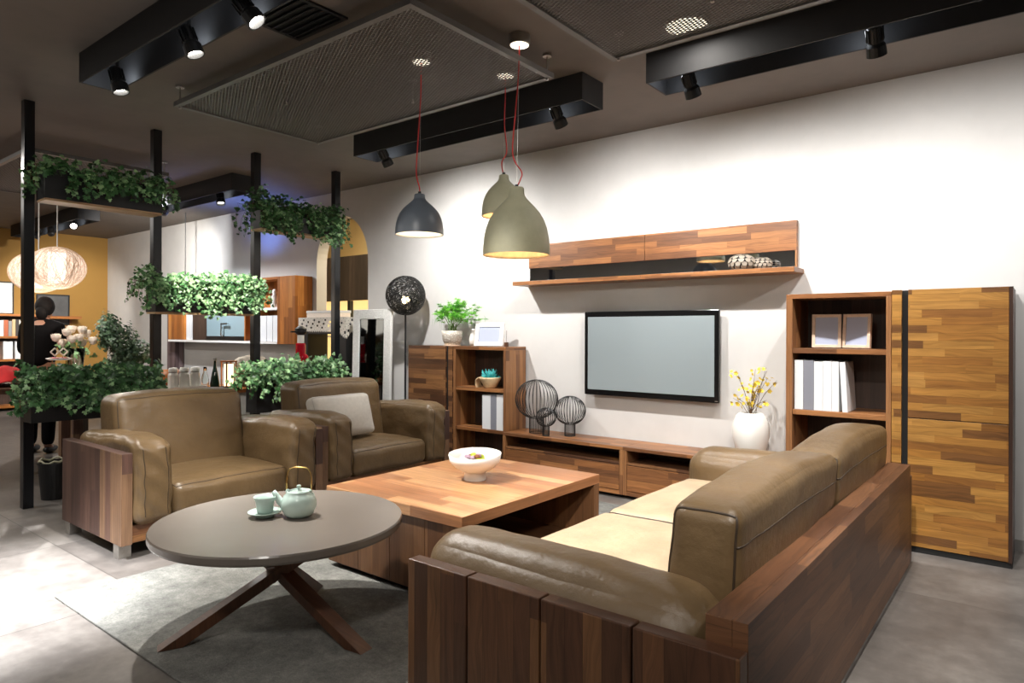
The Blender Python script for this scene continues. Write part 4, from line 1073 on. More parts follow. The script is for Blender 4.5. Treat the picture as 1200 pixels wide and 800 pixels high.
def ivy_planter(label, y0, y1, zb, zt, seed, n_top, n_str, hang, size=.042, light=(.35, .45, .20), xf=-5.62, base=True, over=0.10, top=.12):
    t = thing('ivy_planter', label, 'planter', (-5.71, (y0 + y1) / 2, zb), 'hanging ivy planter boxes')
    xb = -5.80
    q = .008
    MB().box(xb, xb + q, y0, y1, zb, zt).box(xf - q, xf, y0, y1, zb, zt).box(xb + q, xf - q, y0, y0 + q, zb, zt).box(xb + q, xf - q, y1 - q, y1, zb, zt).box(xb + q, xf - q, y0 + q, y1 - q, zb, zb + q).build('trough', M['black'], t, bevel=.001)
    if base: MB().box(xb + .002, xf - .002, y0 + .004, y1 - .004, zb - .016, zb - .0005).build('base_board', M['base_wood'], t)
    MB().box(xb + q, xf - q, y0 + q, y1 - q, zt - .04, zt - .02).build('soil', M['soil'], t)
    rn = random.Random(seed); iv = MB(); st = MB()
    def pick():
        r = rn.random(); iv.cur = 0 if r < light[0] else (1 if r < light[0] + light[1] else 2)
    for i in range(n_top):
        y = rn.uniform(y0 - over * .5, y1 + over * .5); x = rn.uniform(xb - .05, xf + .09)
        bump = .55 + .45 * noise.noise(Vector((y * 6, seed, 0))) + .35 * noise.noise(Vector((y * 17, seed, 3)))
        z = zt - .03 + rn.random() ** 1.2 * top * bump
        nv = Vector((.9 + rn.gauss(0, .5), -.35 + rn.gauss(0, .6), .75 + rn.gauss(0, .4)))
        pick(); ivy_leaf(iv, Vector((x, y, z)), nv, rn.uniform(-1.2, 1.2), size * rn.uniform(.6, 1.15))
    for i in range(n_str):
        y = rn.uniform(y0 - over * .3, y1 + over * .3)
        L = hang * (.35 + .65 * rn.random()) * (.55 + .75 * abs(noise.noise(Vector((y * 5.3, seed * 2.1, 1)))) + .25)
        p = Vector((xf + .005 + rn.uniform(0, .03), y, zt + rn.uniform(0, .03))); P = [Vector((xf - .06, y, zt - .02)), p.copy()]
        k = max(2, int(L / .026)); dy = rn.gauss(0, .006)
        for j in range(k):
            p = p + Vector((rn.gauss(.0015, .005), dy + rn.gauss(0, .006), -.026)); p.x = max(p.x, xf + .006); P.append(p.copy())
            for h in range(1 if rn.random() < .45 else 2):
                nv = Vector((1.0 + rn.gauss(0, .3), -.35 + rn.gauss(0, .5), .35 + rn.gauss(0, .35)))
                pick(); ivy_leaf(iv, p + Vector((rn.uniform(.0, .035), rn.gauss(0, .02), rn.gauss(0, .012))), nv, rn.uniform(-.8, .8), size * rn.uniform(.55, 1.1))
        st.tube(P, .0016, 4)
    # sprigs at both ends, hanging beyond the box
    for ye, sg in ((y0, -1), (y1, 1)):
        for i in range(7):
            p = Vector((rn.uniform(xb, xf), ye, zt)); P = [p.copy()]; L = rn.uniform(.4, 1.0) * hang
            p = p + Vector((rn.uniform(-.01, .05), sg * rn.uniform(.02, over), .02)); P.append(p.copy())
            for j in range(int(L / .026)):
                p = p + Vector((rn.gauss(0, .006), sg * .002 + rn.gauss(0, .005), -.026)); P.append(p.copy())
                nv = Vector((1 + rn.gauss(0, .3), rn.gauss(0, .6), .3 + rn.gauss(0, .3))); pick()
                ivy_leaf(iv, p + Vector((rn.gauss(.01, .015), rn.gauss(0, .018), rn.gauss(0, .01))), nv, rn.uniform(-.8, .8), size * rn.uniform(.55, 1.05))
            st.tube(P, .0016, 4)
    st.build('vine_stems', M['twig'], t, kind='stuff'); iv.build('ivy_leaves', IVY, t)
    return t
ivy_planter('ivy planter box high up between the first and second posts', 1.70, 2.52, 2.255, 2.47, 31, 560, 30, .24, light=(.25, .45, .30), size=.048, top=.22)
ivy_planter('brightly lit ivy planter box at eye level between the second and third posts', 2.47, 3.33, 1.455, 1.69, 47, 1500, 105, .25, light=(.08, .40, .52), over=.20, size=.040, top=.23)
ivy_planter('ivy planter box high up between the third and fourth posts', 3.40, 4.24, 2.25, 2.45, 58, 850, 64, .32, light=(.40, .40, .20), over=.15, size=.045, top=.26)
ivy_planter('low ivy planter box behind the nearer armchair', 1.62, 2.47, 0.64, 0.92, 63, 1150, 60, .25, light=(.45, .38, .17), over=.08, base=False, top=.27, size=.054)
ivy_planter('low ivy planter box behind the armchair with the cushion', 3.36, 4.25, 0.55, 0.90, 77, 1200, 60, .26, light=(.28, .42, .30), over=.18, base=False, top=.27, size=.05)

# ================================================================== BEYOND THE SCREEN
# bushy plant
t = thing('potted_bush', 'dense dark green bushy plant behind the planter screen', 'potted plant', (-7.3, 2.86, 0.86))
rn = random.Random(2); bu = MB()
blobs = [((-7.3, 2.755, 1.30), .115, .20), ((-7.25, 2.86, 1.20), .16, .20), ((-7.2, 2.98, 1.08), .17, .15), ((-7.3, 2.90, 1.02), .15, .14)]
for i in range(2600):
    (bx_, by_, bz_), br_, bh_ = blobs[i % 4]
    d = Vector((rn.gauss(0, 1), rn.gauss(0, 1), rn.gauss(0, 1))).normalized(); q = (.55 + .45 * rn.random()) * (1 + .3 * noise.noise(d * 2.2 + Vector((i % 4, 0, 0))))
    p = Vector((bx_ + d.x * br_ * q, by_ + d.y * br_ * q, bz_ + d.z * bh_ * q))
    nv = d + Vector((.35 + rn.gauss(0, .3), rn.gauss(0, .3), .4 + rn.gauss(0, .3)))
    bu.cur = 0 if rn.random() < .6 else 1
    ivy_leaf(bu, p, nv, rn.uniform(-1.5, 1.5), rn.uniform(.022, .042))
bu.build('foliage', [M['bush_d'], M['bush_m']], t)
MB().lathe([(0.001, 0), (0.075, 0), (0.095, 0.14), (0.085, 0.14), (0.001, 0.12)], (-7.3, 2.86, 0.80), 24).build('pot', M['black'], t)
MB().cyl((-7.3, 2.86, 0.92), (-7.3, 2.80, 1.2), 0.012, 8).build('stem', M['twig'], t)

# dining table with red cloth, roses, cake stand
t = thing('dining_table', 'dark wooden slab leg dining table behind the first post', 'table', (-7.6, 2.3, 0))
MB().box(-8.1, -7.0, 1.3, 3.3, 0.75, 0.798).build('top', M['leg_wood'], t, bevel=.003)
for y in (1.62, 2.42): MB().box(-7.55, -7.13, y, y + .10, 0, 0.7495).build('leg', M['case_in'], t, bevel=.003)
for y in (3.0,): MB().box(-7.95, -7.2, y, y + .08, 0, 0.7495).build('leg', M['case_in'], t, bevel=.003)
rc = MB(); N = 24
vs = []; fs = []
for i in range(N + 1):
    for j in range(N + 1):
        u, v = i / N, j / N
        x = -7.75 + .62 * u; y = 1.55 + .56 * v
        z = .806 + .17 * math.exp(-((y - 1.93) / .14) ** 2 - ((u - .6) / .3) ** 2) + .08 * max(0, noise.noise(Vector((u * 4, v * 4, 2)))) + .05 * math.exp(-((v - .35) / .18) ** 2) * (.5 + noise.noise(Vector((u * 7, 3, 0))))
        vs.append((x, y, z))
for i in range(N):
    for j in range(N): fs.append((i * (N + 1) + j, (i + 1) * (N + 1) + j, (i + 1) * (N + 1) + j + 1, i * (N + 1) + j + 1))
rc.add(vs, fs)
o = rc.build('red_throw', M['red_cloth'], None, smooth=True); sm = o.modifiers.new('thick', 'SOLIDIFY'); sm.thickness = .006; sm.offset = 1
tag(o, 'rumpled red cloth on the dining table behind the first post', 'cloth')

t = thing('glass_vase', 'clear glass vase holding the cream roses', 'vase', (-7.4, 2.50, 0.798))
MB().lathe([(0.001, 0.0), (0.045, 0.0), (0.06, 0.12), (0.082, 0.33), (0.076, 0.33), (0.055, 0.12), (0.042, 0.012), (0.001, 0.010)], (-7.4, 2.50, 0.7985), 32).build('vase_body', M['glass'], t, smooth=True)
t = thing('rose_bouquet', 'bouquet of pale cream roses in the glass vase', 'flowers', (-7.4, 2.50, 0.9))
rn = random.Random(8); sm_ = MB(); lf = MB()
spots = [(-.16, 1.25), (-.09, 1.30), (-.03, 1.33), (.04, 1.325), (.10, 1.29), (.135, 1.22), (-.11, 1.20), (.01, 1.25), (.065, 1.20), (-.05, 1.235)]
for i, (dy, z) in enumerate(spots):
    c = Vector((-7.4 + (.05 if i % 2 else -.02), 2.50 + dy, z - .015))
    sm_.tube([(-7.4, 2.50 + dy * .2, .84), (-7.4, 2.50 + dy * .6, 1.06), c], [.003, .003, .003], 5)
    m = MB()
    m.lathe([(0.004, -.045), (.022, -.036), (.036, -.012), (.040, .008), (.036, .022), (.026, .030), (.018, .022), (.001, .016)], c, 14)
    for ring, (rr, nn, z0_, z1_, fl_) in enumerate(((.018, 4, -.02, .036, .9), (.030, 5, -.03, .036, 1.0), (.039, 6, -.035, .030, 1.12))):
        for k in range(nn):
            a = 2 * PI * k / nn + ring * .6 + i; da = 2 * PI / nn * .72
            P0 = [Vector((c.x + rr * .7 * math.cos(a + q * da), c.y + rr * .7 * math.sin(a + q * da), c.z + z0_)) for q in (-.4, 0, .4)]
            P1 = [Vector((c.x + rr * 1.05 * math.cos(a + q * da), c.y + rr * 1.05 * math.sin(a + q * da), c.z + (z0_ + z1_) / 2)) for q in (-.8, 0, .8)]
            P2 = [Vector((c.x + rr * fl_ * math.cos(a + q * da), c.y + rr * fl_ * math.sin(a + q * da), c.z + z1_ - abs(q) * .010)) for q in (-.6, 0, .6)]
            m.add(P0 + P1 + P2, [(0, 1, 4, 3), (1, 2, 5, 4), (3, 4, 7, 6), (4, 5, 8, 7)])
    m.build('rose', M['rose'], t)
for i in range(46):
    p = Vector((-7.4 + rn.gauss(0, .04), 2.50 + rn.gauss(0, .07), rn.uniform(1.04, 1.2))); ivy_leaf(lf, p, Vector((1, rn.gauss(0, .8), rn.gauss(0, .5))), rn.uniform(-2, 2), rn.uniform(.03, .06))
sm_.build('stem', M['stem'], t); lf.build('leaves', [M['ivy_l']], t)

t = thing('cake_stand', 'two tier cake stand with sweets in front of the roses', 'cake stand', (-7.1, 2.27, 0.798))
cx, cy, z = -7.1, 2.265, 0.7985
for h, r in ((.07, .145), (.23, .105)):
    MB().lathe([(0.001, h), (r * .8, h), (r, h + .014), (r * .98, h + .018), (r * .78, h + .006), (0.001, h + .006)], (cx, cy, z), 36).build('plate', M['white_gloss'], t, smooth=True)
for s in (-1, 1): MB().cyl((cx, cy + s * .055, z + .076), (cx, cy + s * .055, z + .23), .004, 8).build('rod', M['brass'], t)
MB().lathe([(0.001, 0), (0.06, 0), (0.02, 0.02), (0.02, 0.07), (0.001, 0.07)], (cx, cy, z), 24).build('foot', M['white_gloss'], t)
for s, lab in ((-1, 'left diamond shaped pink topper on the cake stand'), (1, 'right diamond shaped pink topper on the cake stand')):
    c = Vector((cx, cy + s * .035, z + .305)); k = thing('diamond_topper', lab, 'cake topper', (c.x, c.y, z + .236), 'diamond toppers on the cake stand')
    m = MB()
    for q in range(4):
        a = PI / 2 * q; b = a + PI / 2
        e0 = Vector((0, math.cos(a), math.sin(a))) * .034; e1 = Vector((0, math.cos(b), math.sin(b))) * .034
        m.bar(c + e0, c + e1, .010, .012, (1, 0, 0))
    m.build('frame', M['rose'], k)
    MB().cyl(c - Vector((0, 0, .038)), c - Vector((0, 0, .068)), .003, 6).build('stick', M['white_gloss'], k)
rn = random.Random(6)
for i in range(12):
    a = 2 * PI * i / 12; r = .07 if i % 2 else .045
    o = MB().ball((0, 0, 0), .016, .016, .010, 10, 6).build('sweet', M['pinkish'] if i % 3 else M['rose'], None, smooth=True); o.location = (cx + r * math.cos(a), cy + r * math.sin(a), z + .246)
    tag(o, ('small pink sweet' if i % 3 else 'small cream sweet') + ' on the top tier of the cake stand', 'sweet', ('pink' if i % 3 else 'cream') + ' sweets on the cake stand')

# woven globe pendants
def woven_mat(name='glowing_woven_thread'):
    k = NT(name); co = k.obj()
    sp = k.new('ShaderNodeSeparateXYZ'); k.link(co, sp.inputs[0])
    n1 = k.noise(k.comb(k.math('MULTIPLY', sp.outputs[0], 30), k.math('MULTIPLY', sp.outputs[1], 30), k.math('MULTIPLY', sp.outputs[2], 9)), 3.0, 4, .7)
    c = k.ramp(n1, [(0.35, rgb(214, 178, 150)), (0.55, rgb(255, 246, 236))])
    k.link(c, k.b.inputs['Base Color']); k.b.inputs['Roughness'].default_value = .9
    k.link(c, k.b.inputs['Emission Color']); k.b.inputs['Emission Strength'].default_value = .42; k.b.inputs['Alpha'].default_value = .80
    return k.m
M['woven'] = woven_mat()
def globe_pendant(label, cx, cy, cz, rx_, rz_):
    t = thing('woven_pendant_lamp', label, 'pendant lamp', (cx, cy, cz), 'round woven pendants at far left')
    MB().ball((cx, cy, cz), rx_, rx_, rz_, 40, 24).build('woven_shade', M['woven'], t, smooth=True)
    MB().lathe([(0.001, -rz_ * .72), (rx_ * .30, -rz_ * .72), (rx_ * .30, rz_ * .72), (0.001, rz_ * .72)], (cx, cy, cz), 24).build('inner_tube', M['tube_glow'], t)
    MB().cyl((cx, cy, cz + rz_ * .98), (cx, cy, H - .02), .006, 8).build('cord', M['white_matte'], t)
    MB().lathe([(0.001, -.03), (0.05, -.03), (0.05, -.001), (0.001, -.001)], (cx, cy, H), 20).build('canopy', M['white_matte'], t)
    th = MB(); rn = random.Random(int(cx * 100) & 255)
    for i in range(70):
        n = Vector((rn.gauss(0, 1), rn.gauss(0, 1), rn.gauss(0, .35))).normalized(); X = n.orthogonal().normalized(); Y = n.cross(X); off = rn.uniform(-.5, .5)
        P = [Vector((cx, cy, cz)) + Vector((q.x * rx_ * 1.004, q.y * rx_ * 1.004, q.z * rz_ * 1.004)) for q in (n * off + (X * math.cos(2 * PI * k / 28) + Y * math.sin(2 * PI * k / 28)) * math.sqrt(1 - off * off) for k in range(28))]
        th.tube(P, .0016, 4, True)
    th.build('threads', plain('cream_thread', rgb(238, 214, 188), .9), t)
    l = bpy.data.lights.new('woven_lamp_light', 'POINT'); l.energy = 8; l.color = (1, .90, .78); l.shadow_soft_size = rx_ * .9
    o = bpy.data.objects.new('woven_lamp_light', l); COL.objects.link(o); o.location = (cx, cy, cz - rz_ - .15)
globe_pendant('front round woven pendant glowing at far left', -8.0, 2.531, 1.946, 0.262, 0.218)
globe_pendant('rear round woven pendant half hidden by the first post', -8.65, 2.56, 1.94, 0.275, 0.225)

# person in dark clothes with back half turned
def skin_mesh(name, verts, edges, radii, mat, parent, sub=2):
    me = bpy.data.meshes.new(name); o0 = org(parent)
    me.from_pydata([(v[0] - o0.x, v[1] - o0.y, v[2] - o0.z) for v in verts], edges, [])
    o = bpy.data.objects.new(name, me); COL.objects.link(o); o.parent = parent
    md = o.modifiers.new('skin', 'SKIN'); md.use_smooth_shade = True
    for i, r in enumerate(radii):
        sv = me.skin_vertices[0].data[i]; sv.radius = (r, r) if not isinstance(r, tuple) else r
        sv.use_root = (i == 0)
    s = o.modifiers.new('sub', 'SUBSURF'); s.levels = sub; s.render_levels = sub
    me.materials.append(mat); return o
bx, by = -8.35, 2.52
pr = thing('person', 'person in black clothes with dark hair, back turned beyond the first post', 'person', (bx, by, 0))
# facing +Y (to the right in the picture), leaning slightly forward
def V(f, s, z): return (bx - s, by + f, z)     # f forward, s to the person's left
bv = [V(0, 0, .92), V(0, 0, 1.08), V(.02, 0, 1.28), V(.04, 0, 1.40), V(.07, 0, 1.46), V(.09, 0, 1.52),
      V(.04, .16, 1.38), V(.08, .22, 1.12), V(.28, .17, 1.08), V(.34, .16, 1.08),
      V(.04, -.16, 1.38), V(.08, -.22, 1.12), V(.28, -.17, 1.10), V(.34, -.16, 1.10),
      V(0, .09, .84), V(.02, .10, .48), V(0, .10, .08), V(.10, .11, .035),
      V(0, -.09, .84), V(-.02, -.10, .48), V(-.05, -.10, .08), V(.05, -.11, .035)]
be = [(0, 1), (1, 2), (2, 3), (3, 4), (4, 5), (3, 6), (6, 7), (7, 8), (8, 9), (3, 10), (10, 11), (11, 12), (12, 13), (0, 14), (14, 15), (15, 16), (16, 17), (0, 18), (18, 19), (19, 20), (20, 21)]
br = [.13, .12, .135, .10, .055, .05, .06, .045, .033, .026, .06, .045, .033, .026, .085, .058, .042, .035, .085, .058, .042, .035]
body = skin_mesh('body', bv, be, br, M['skin'], pr)
# head with face
hd = MB(); hc = Vector(V(.115, 0, 1.60)); N, K = 24, 18
vs = []; fs = []
for j in range(K + 1):
    tt = -PI / 2 + PI * j / K
    for i in range(N):
        a = 2 * PI * i / N; fx, sx = math.cos(a), math.sin(a)
        f = .092 * math.cos(tt) * fx; s = .075 * math.cos(tt) * sx; z = .115 * math.sin(tt)
        if fx > 0:
            jaw = max(0, -z / .115); f += .012 * jaw; s *= 1 - .28 * jaw
            f += .022 * math.exp(-((z + .01) / .022) ** 2) * math.exp(-(s / .014) ** 2)       # nose
            f += .006 * math.exp(-((z + .052) / .010) ** 2) * math.exp(-(s / .026) ** 2)      # mouth
            f -= .008 * math.exp(-((z - .012) / .014) ** 2) * math.exp(-((abs(s) - .032) / .014) ** 2)   # eye sockets
        vs.append(hc + Vector((-s, f, z)))
for j in range(K):
    for i in range(N): fs.append((j * N + i, j * N + (i + 1) % N, (j + 1) * N + (i + 1) % N, (j + 1) * N + i))
hd.add(vs, fs)
for sg in (-1, 1): hd.ball(hc + Vector((sg * .074, -.004, -.005)), .012, .020, .030, 10, 8)
hd.build('head', M['skin'], pr, smooth=True)
for sg in (-1, 1): MB().ball(hc + Vector((sg * .031, .080, .012)), .010, n=10, m=8).build('eye', M['hair'], pr, smooth=True)
hr = MB(); hr.ball(hc + Vector((0, -.022, .022)), .094, .100, .116, 24, 16); hr.ball(hc + Vector((0, -.09, -.05)), .06, .05, .085, 16, 10)
hr.build('hair', M['hair'], pr, smooth=True)
skin_mesh('sweater', [bv[i] for i in (0, 1, 2, 3, 4, 6, 7, 8, 10, 11, 12)], [(0, 1), (1, 2), (2, 3), (3, 4), (3, 5), (5, 6), (6, 7), (3, 8), (8, 9), (9, 10)], [.155, .15, .165, .125, .072, .082, .064, .046, .082, .064, .046], M['dress'], pr)
skin_mesh('trousers', [bv[i] for i in (0, 14, 15, 16, 18, 19, 20)], [(0, 1), (1, 2), (2, 3), (0, 4), (4, 5), (5, 6)], [.15, .105, .078, .064, .105, .078, .064], M['dress'], pr)
for sg in (1, -1):
    w = Vector(V(.34, .16 * sg, 1.08 if sg > 0 else 1.10)); fw_ = Vector((0, 1, 0)); sd = Vector((1, 0, 0)); dn = Vector((0, 0, -1))
    hv = [w, w + fw_ * .05, w + fw_ * .085]; he = [(0, 1), (1, 2)]; hrad = [.024, (.034, .016), (.034, .014)]
    for k, (o_, L) in enumerate(((-.027, .065), (-.009, .075), (.009, .072), (.027, .055))):
        b = len(hv); st_ = w + fw_ * .085 + sd * o_
        hv += [st_ + fw_ * .01, st_ + fw_ * L * .5 + dn * .01, st_ + fw_ * L * .8 + dn * .035]; he += [(2, b), (b, b + 1), (b + 1, b + 2)]; hrad += [.0095, .009, .008]
    b = len(hv); hv += [w + fw_ * .035 + sd * (.035 * sg), w + fw_ * .065 + sd * (.055 * sg), w + fw_ * .09 + sd * (.052 * sg) + dn * .012]; he += [(1, b), (b, b + 1), (b + 1, b + 2)]; hrad += [.012, .011, .009]
    skin_mesh('hand', [tuple(q) for q in hv], he, hrad, M['skin'], pr)
for sg, fo in ((1, 0.0), (-1, -.05)):
    f0 = V(fo, .10 * sg, 0)
    MB().ball((f0[0], by + fo + .06, .045), .048, .13, .045, 16, 10).build('shoe', M['black'], pr, smooth=True)

pr.rotation_euler = (0, 0, R(48)); pr.location.y -= .03; pr.scale = (.96, .96, .96)
# far bookcase and pictures on the mustard wall
t = thing('far_bookcase', 'wooden bookcase with books against the mustard wall', 'bookcase', (-13.2, 3.4, 0))
for z in (1.53, 1.17, .80, .05): MB().box(-13.38, -13.08, 2.2, 3.9, z, z + .035).build('shelf', M['orange_x'], t)
for y in (2.2, 3.05, 3.865): MB().box(-13.38, -13.08, y, y + .035, 0, 1.53 if y > 2.3 else 1.53).build('side_panel', M['orange_z'], t)
MB().box(-13.39, -13.375, 2.235, 3.865, .05, 1.53).build('back_panel', M['case_in'], t)
bc = [('brown', (150, 96, 64)), ('cream', (222, 206, 180)), ('pink', (206, 150, 140)), ('blue', (70, 112, 170)), ('white', (230, 228, 222)), ('rust', (170, 92, 60)), ('grey', (130, 130, 130)), ('tan', (190, 160, 120)), ('dark', (60, 54, 52)), ('ivory', (236, 226, 204))]
y = 3.12
rn = random.Random(12)
for nm, c in bc:
    w = rn.uniform(.045, .075); h = rn.uniform(.22, .28)
    o = MB().box(-13.33, -13.12, y, y + w - .003, 1.2055, 1.2055 + h).build('book', plain('book_' + nm, rgb(*c), .6), None, bevel=.003)
    tag(o, nm + ' book on the far bookcase beside the mustard wall', 'book', 'small books on the far bookcase'); y += w
for k, (ya, yb) in enumerate(((3.40, 3.53), (3.56, 3.67))):
    o = MB().box(-13.36, -13.12, ya, yb, .8355, 1.12).build('box_file', M['page'], None, bevel=.003)
    tag(o, ('left' if k == 0 else 'right') + ' white box file on the lower shelf of the far bookcase', 'box file', 'white box files')
def picture(label, y0, y1, z0, z1, mat, x=-13.395, fr=None, name='framed_picture'):
    t = thing(name, label, 'picture', (x, (y0 + y1) / 2, z0)); f = .02
    MB().box(x, x + .03, y0, y0 + f, z0, z1).box(x, x + .03, y1 - f, y1, z0, z1).box(x, x + .03, y0 + f, y1 - f, z0, z0 + f).box(x, x + .03, y0 + f, y1 - f, z1 - f, z1).build('frame', fr or M['black'], t)
    MB().box(x, x + .02, y0 + f, y1 - f, z0 + f, z1 - f).build('canvas', mat, t)
    return t
picture('pale abstract picture standing on the far bookcase', 3.05, 3.60, 1.566, 2.10, plain('pale_canvas', rgb(226, 226, 222), .7, var=.12, vscale=4), x=-13.36, fr=M['beam'])
picture('dark grey picture on the mustard wall behind the person', 3.93, 4.42, 1.40, 1.92, plain('dark_canvas', rgb(84, 84, 84), .6, var=.2, vscale=5))
t = thing('ledge_shelf', 'short wooden ledge on the mustard wall behind the person', 'shelf', (-13.3, 4.2, 1.5))
MB().box(-13.398, -13.1, 3.92, 4.52, 1.50, 1.545).build('board', M['orange_x'], t)
MB().box(-13.398, -13.38, 3.98, 4.46, 1.42, 1.4995).build('bracket', M['orange_x'], t)

# kitchen wall unit along the white wall
yf, yb, z0, z1 = 4.78, 5.03, 1.14, 1.985
t = thing('wall_cabinet', 'orange wood wall cabinet with open shelves beside the arch', 'wall cabinet', (-8.9, 4.9, z0))
MB().box(-7.53, -7.15, yf, yb, z0, z1).build('end_cabinet', M['orange_z'], t, bevel=.003)
MB().box(-8.30, -7.532, yb - .02, yb, z0, z1).build('back_panel', M['orange_z'], t)
MB().box(-8.30, -7.532, yf, yb - .021, z1 - .03, z1).build('top_board', M['orange_x'], t)
MB().box(-8.10, -7.532, yf, yb - .021, 1.57, 1.60).build('shelf', M['white_matte'], t)
MB().box(-8.10, -8.07, yf, yb - .021, z0 + .0305, 1.5695).build('upright', M['orange_z'], t)
MB().box(-8.298, -8.27, yf, yb - .021, z0 + .0305, z1 - .0305).build('upright', M['orange_z'], t)
MB().box(-10.46, -7.532, yf, yb - .021, z0, z0 + .03).build('bottom_board', M['white_matte'], t)
MB().box(-10.46, -10.02, yf, yb - .021, z0 + .0305, z1).build('end_cabinet', M['orange_z'], t, bevel=.003)
MB().box(-10.02, -9.70, yb - .02, yb, z0 + .0305, z1).build('back_panel', M['orange_x'], t)
MB().box(-10.019, -9.701, yf, yb - .021, 1.62, 1.65).build('shelf', M['white_matte'], t)
MB().box(-9.70, -9.31, yf + .002, yb, z0 + .0305, z1).build('dark_cabinet', M['case_in'], t, bevel=.003)
MB().box(-9.305, -8.31, yf + .01, yb, z0 + .09, z1).build('glass_front', M['glass_blue'], t)
MB().box(-9.305, -8.31, yf + .004, yb, z0 + .0305, z0 + .0895).build('control_strip', M['black'], t)
MB().tube([(-8.83, yf, z0 + .10), (-8.83, yf - .03, z0 + .10), (-8.83, yf - .03, z0 + .26), (-8.66, yf - .03, z0 + .26)], .014, 10).build('angled_handle', M['chrome'], t)
o = MB().box(-9.97, -9.83, 4.82, 4.98, 1.1715, 1.55).build('white_file', M['page'], None, bevel=.003); tag(o, 'white upright file at the left of the kitchen wall cabinet', 'file', 'white files in the wall cabinet')
for k, (a, b) in enumerate(((-7.99, -7.84), (-7.83, -7.70), (-7.69, -7.58))):
    o = MB().box(a, b, 4.82, 4.98, 1.1715, 1.50).build('white_file', M['page'], None, bevel=.003)
    tag(o, ('first', 'second', 'third')[k] + ' white file from the left under the shelf near the end of the cabinet', 'file', 'white files in the wall cabinet')
t = thing('white_figurine', 'small white figurine on the wall cabinet shelf', 'figurine', (-7.75, 4.88, 1.6))
MB().lathe([(0.001, 0), (0.05, 0), (0.05, 0.03), (0.03, 0.09), (0.045, 0.14), (0.02, 0.17), (0.032, 0.20), (0.02, 0.235), (0.001, 0.24)], (-7.75, 4.88, 1.6005), 20).build('figure', M['white_gloss'], t, smooth=True)
o = MB().box(-10.75, -10.48, 4.9, 5.03, 0.0, 1.99).build('plum_board_panel', M['plum_z'], None); tag(o, 'tall plum grey board panel left of the kitchen cabinet', 'panel')

# counter
t = thing('counter', 'white counter with wooden top behind the planter screen', 'counter', (-6.6, 3.5, 0))
MB().box(-7.0, -6.28, 2.72, 4.10, 0.685, 0.725).build('top', M['orange_x'], t, bevel=.003)
MB().box(-6.98, -6.32, 2.76, 4.07, 0.0, 0.6845).build('body', plain('white_counter_front', rgb(226, 222, 214), .5), t, bevel=.003)
ct = 0.7255
t = thing('tray', 'long white tray under the three canisters', 'tray', (-6.45, 3.12, ct))
MB().box(-6.56, -6.36, 2.93, 3.28, ct, ct + .012).box(-6.56, -6.55, 2.93, 3.28, ct + .012, ct + .05).box(-6.37, -6.36, 2.93, 3.28, ct + .012, ct + .05).box(-6.55, -6.37, 2.93, 2.94, ct + .012, ct + .05).box(-6.55, -6.37, 3.27, 3.28, ct + .012, ct + .05).build('tray_body', M['white_gloss'], t, bevel=.002)
for k, y in enumerate((3.00, 3.105, 3.21)):
    t = thing('canister', ('left', 'middle', 'right')[k] + ' white lidded canister on the counter tray', 'canister', (-6.46, y, ct + .012), 'white canisters on the tray')
    MB().lathe([(0.001, 0), (0.044, 0), (0.045, 0.004), (0.045, 0.145), (0.036, 0.165), (0.036, 0.175), (0.001, 0.175)], (-6.46, y, ct + .0125), 28).build('jar', M['white_gloss'], t, smooth=False)
    MB().lathe([(0.001, 0.176), (0.041, 0.176), (0.041, 0.20), (0.034, 0.212), (0.001, 0.216)], (-6.46, y, ct + .0125), 28).build('lid', M['shade_in_white'], t, smooth=False)
    MB().lathe([(0.0378, 0.166), (0.0378, 0.1745)], (-6.46, y, ct + .0125), 24).build('band', M['steel'], t)
t = thing('wooden_bowl', 'small wooden bowl behind the canisters on the counter', 'bowl', (-6.75, 3.05, ct))
MB().lathe([(0.001, 0), (0.06, 0), (0.11, 0.10), (0.13, 0.19), (0.12, 0.19), (0.09, 0.09), (0.001, 0.02)], (-6.75, 3.05, ct), 28).build('bowl_body', M['orange_x'], t, smooth=True)
t = thing('green_bottle', 'dark green cone shaped bottle on the counter', 'bottle', (-6.46, 3.41, ct))
MB().lathe([(0.001, 0), (0.045, 0), (0.046, 0.04), (0.030, 0.15), (0.013, 0.23), (0.012, 0.285), (0.016, 0.285), (0.016, 0.30), (0.001, 0.30)], (-6.46, 3.41, ct), 24).build('bottle_body', plain('dark_green_glass', rgb(30, 54, 44), .1), t, smooth=True)
MB().lathe([(0.017, 0.28), (0.017, 0.305), (0.001, 0.305)], (-6.46, 3.41, ct), 16).build('cap', M['steel'], t)
t = thing('glass_flask', 'clear glass bottle beside the green bottle on the counter', 'bottle', (-6.5, 3.33, ct))
MB().lathe([(0.001, 0), (0.035, 0), (0.037, 0.10), (0.016, 0.17), (0.016, 0.22), (0.012, 0.22), (0.012, 0.17), (0.032, 0.10), (0.03, 0.008), (0.001, 0.006)], (-6.5, 3.33, ct), 24).build('flask_body', M['glass'], t, smooth=True)
t = thing('table_lantern', 'glowing wooden table lantern on the counter', 'lamp', (-6.47, 3.56, ct))
MB().box(-6.53, -6.41, 3.50, 3.62, ct, ct + .02).build('base', M['black'], t, bevel=.002)
for sx in (-1, 1):
    for sy in (-1, 1): MB().box(-6.47 + sx * .05 - .006, -6.47 + sx * .05 + .006, 3.56 + sy * .05 - .006, 3.56 + sy * .05 + .006, ct + .02, ct + .262).build('upright', M['orange_z'], t)
MB().lathe([(0.001, .022), (0.044, .022), (0.044, .24), (0.001, .24)], (-6.47, 3.56, ct), 24).build('lit_cylinder', emis('lit_lantern', rgb(255, 226, 180), 2.2), t)
MB().box(-6.53, -6.41, 3.50, 3.62, ct + .2625, ct + .275).build('top_plate', M['orange_z'], t)
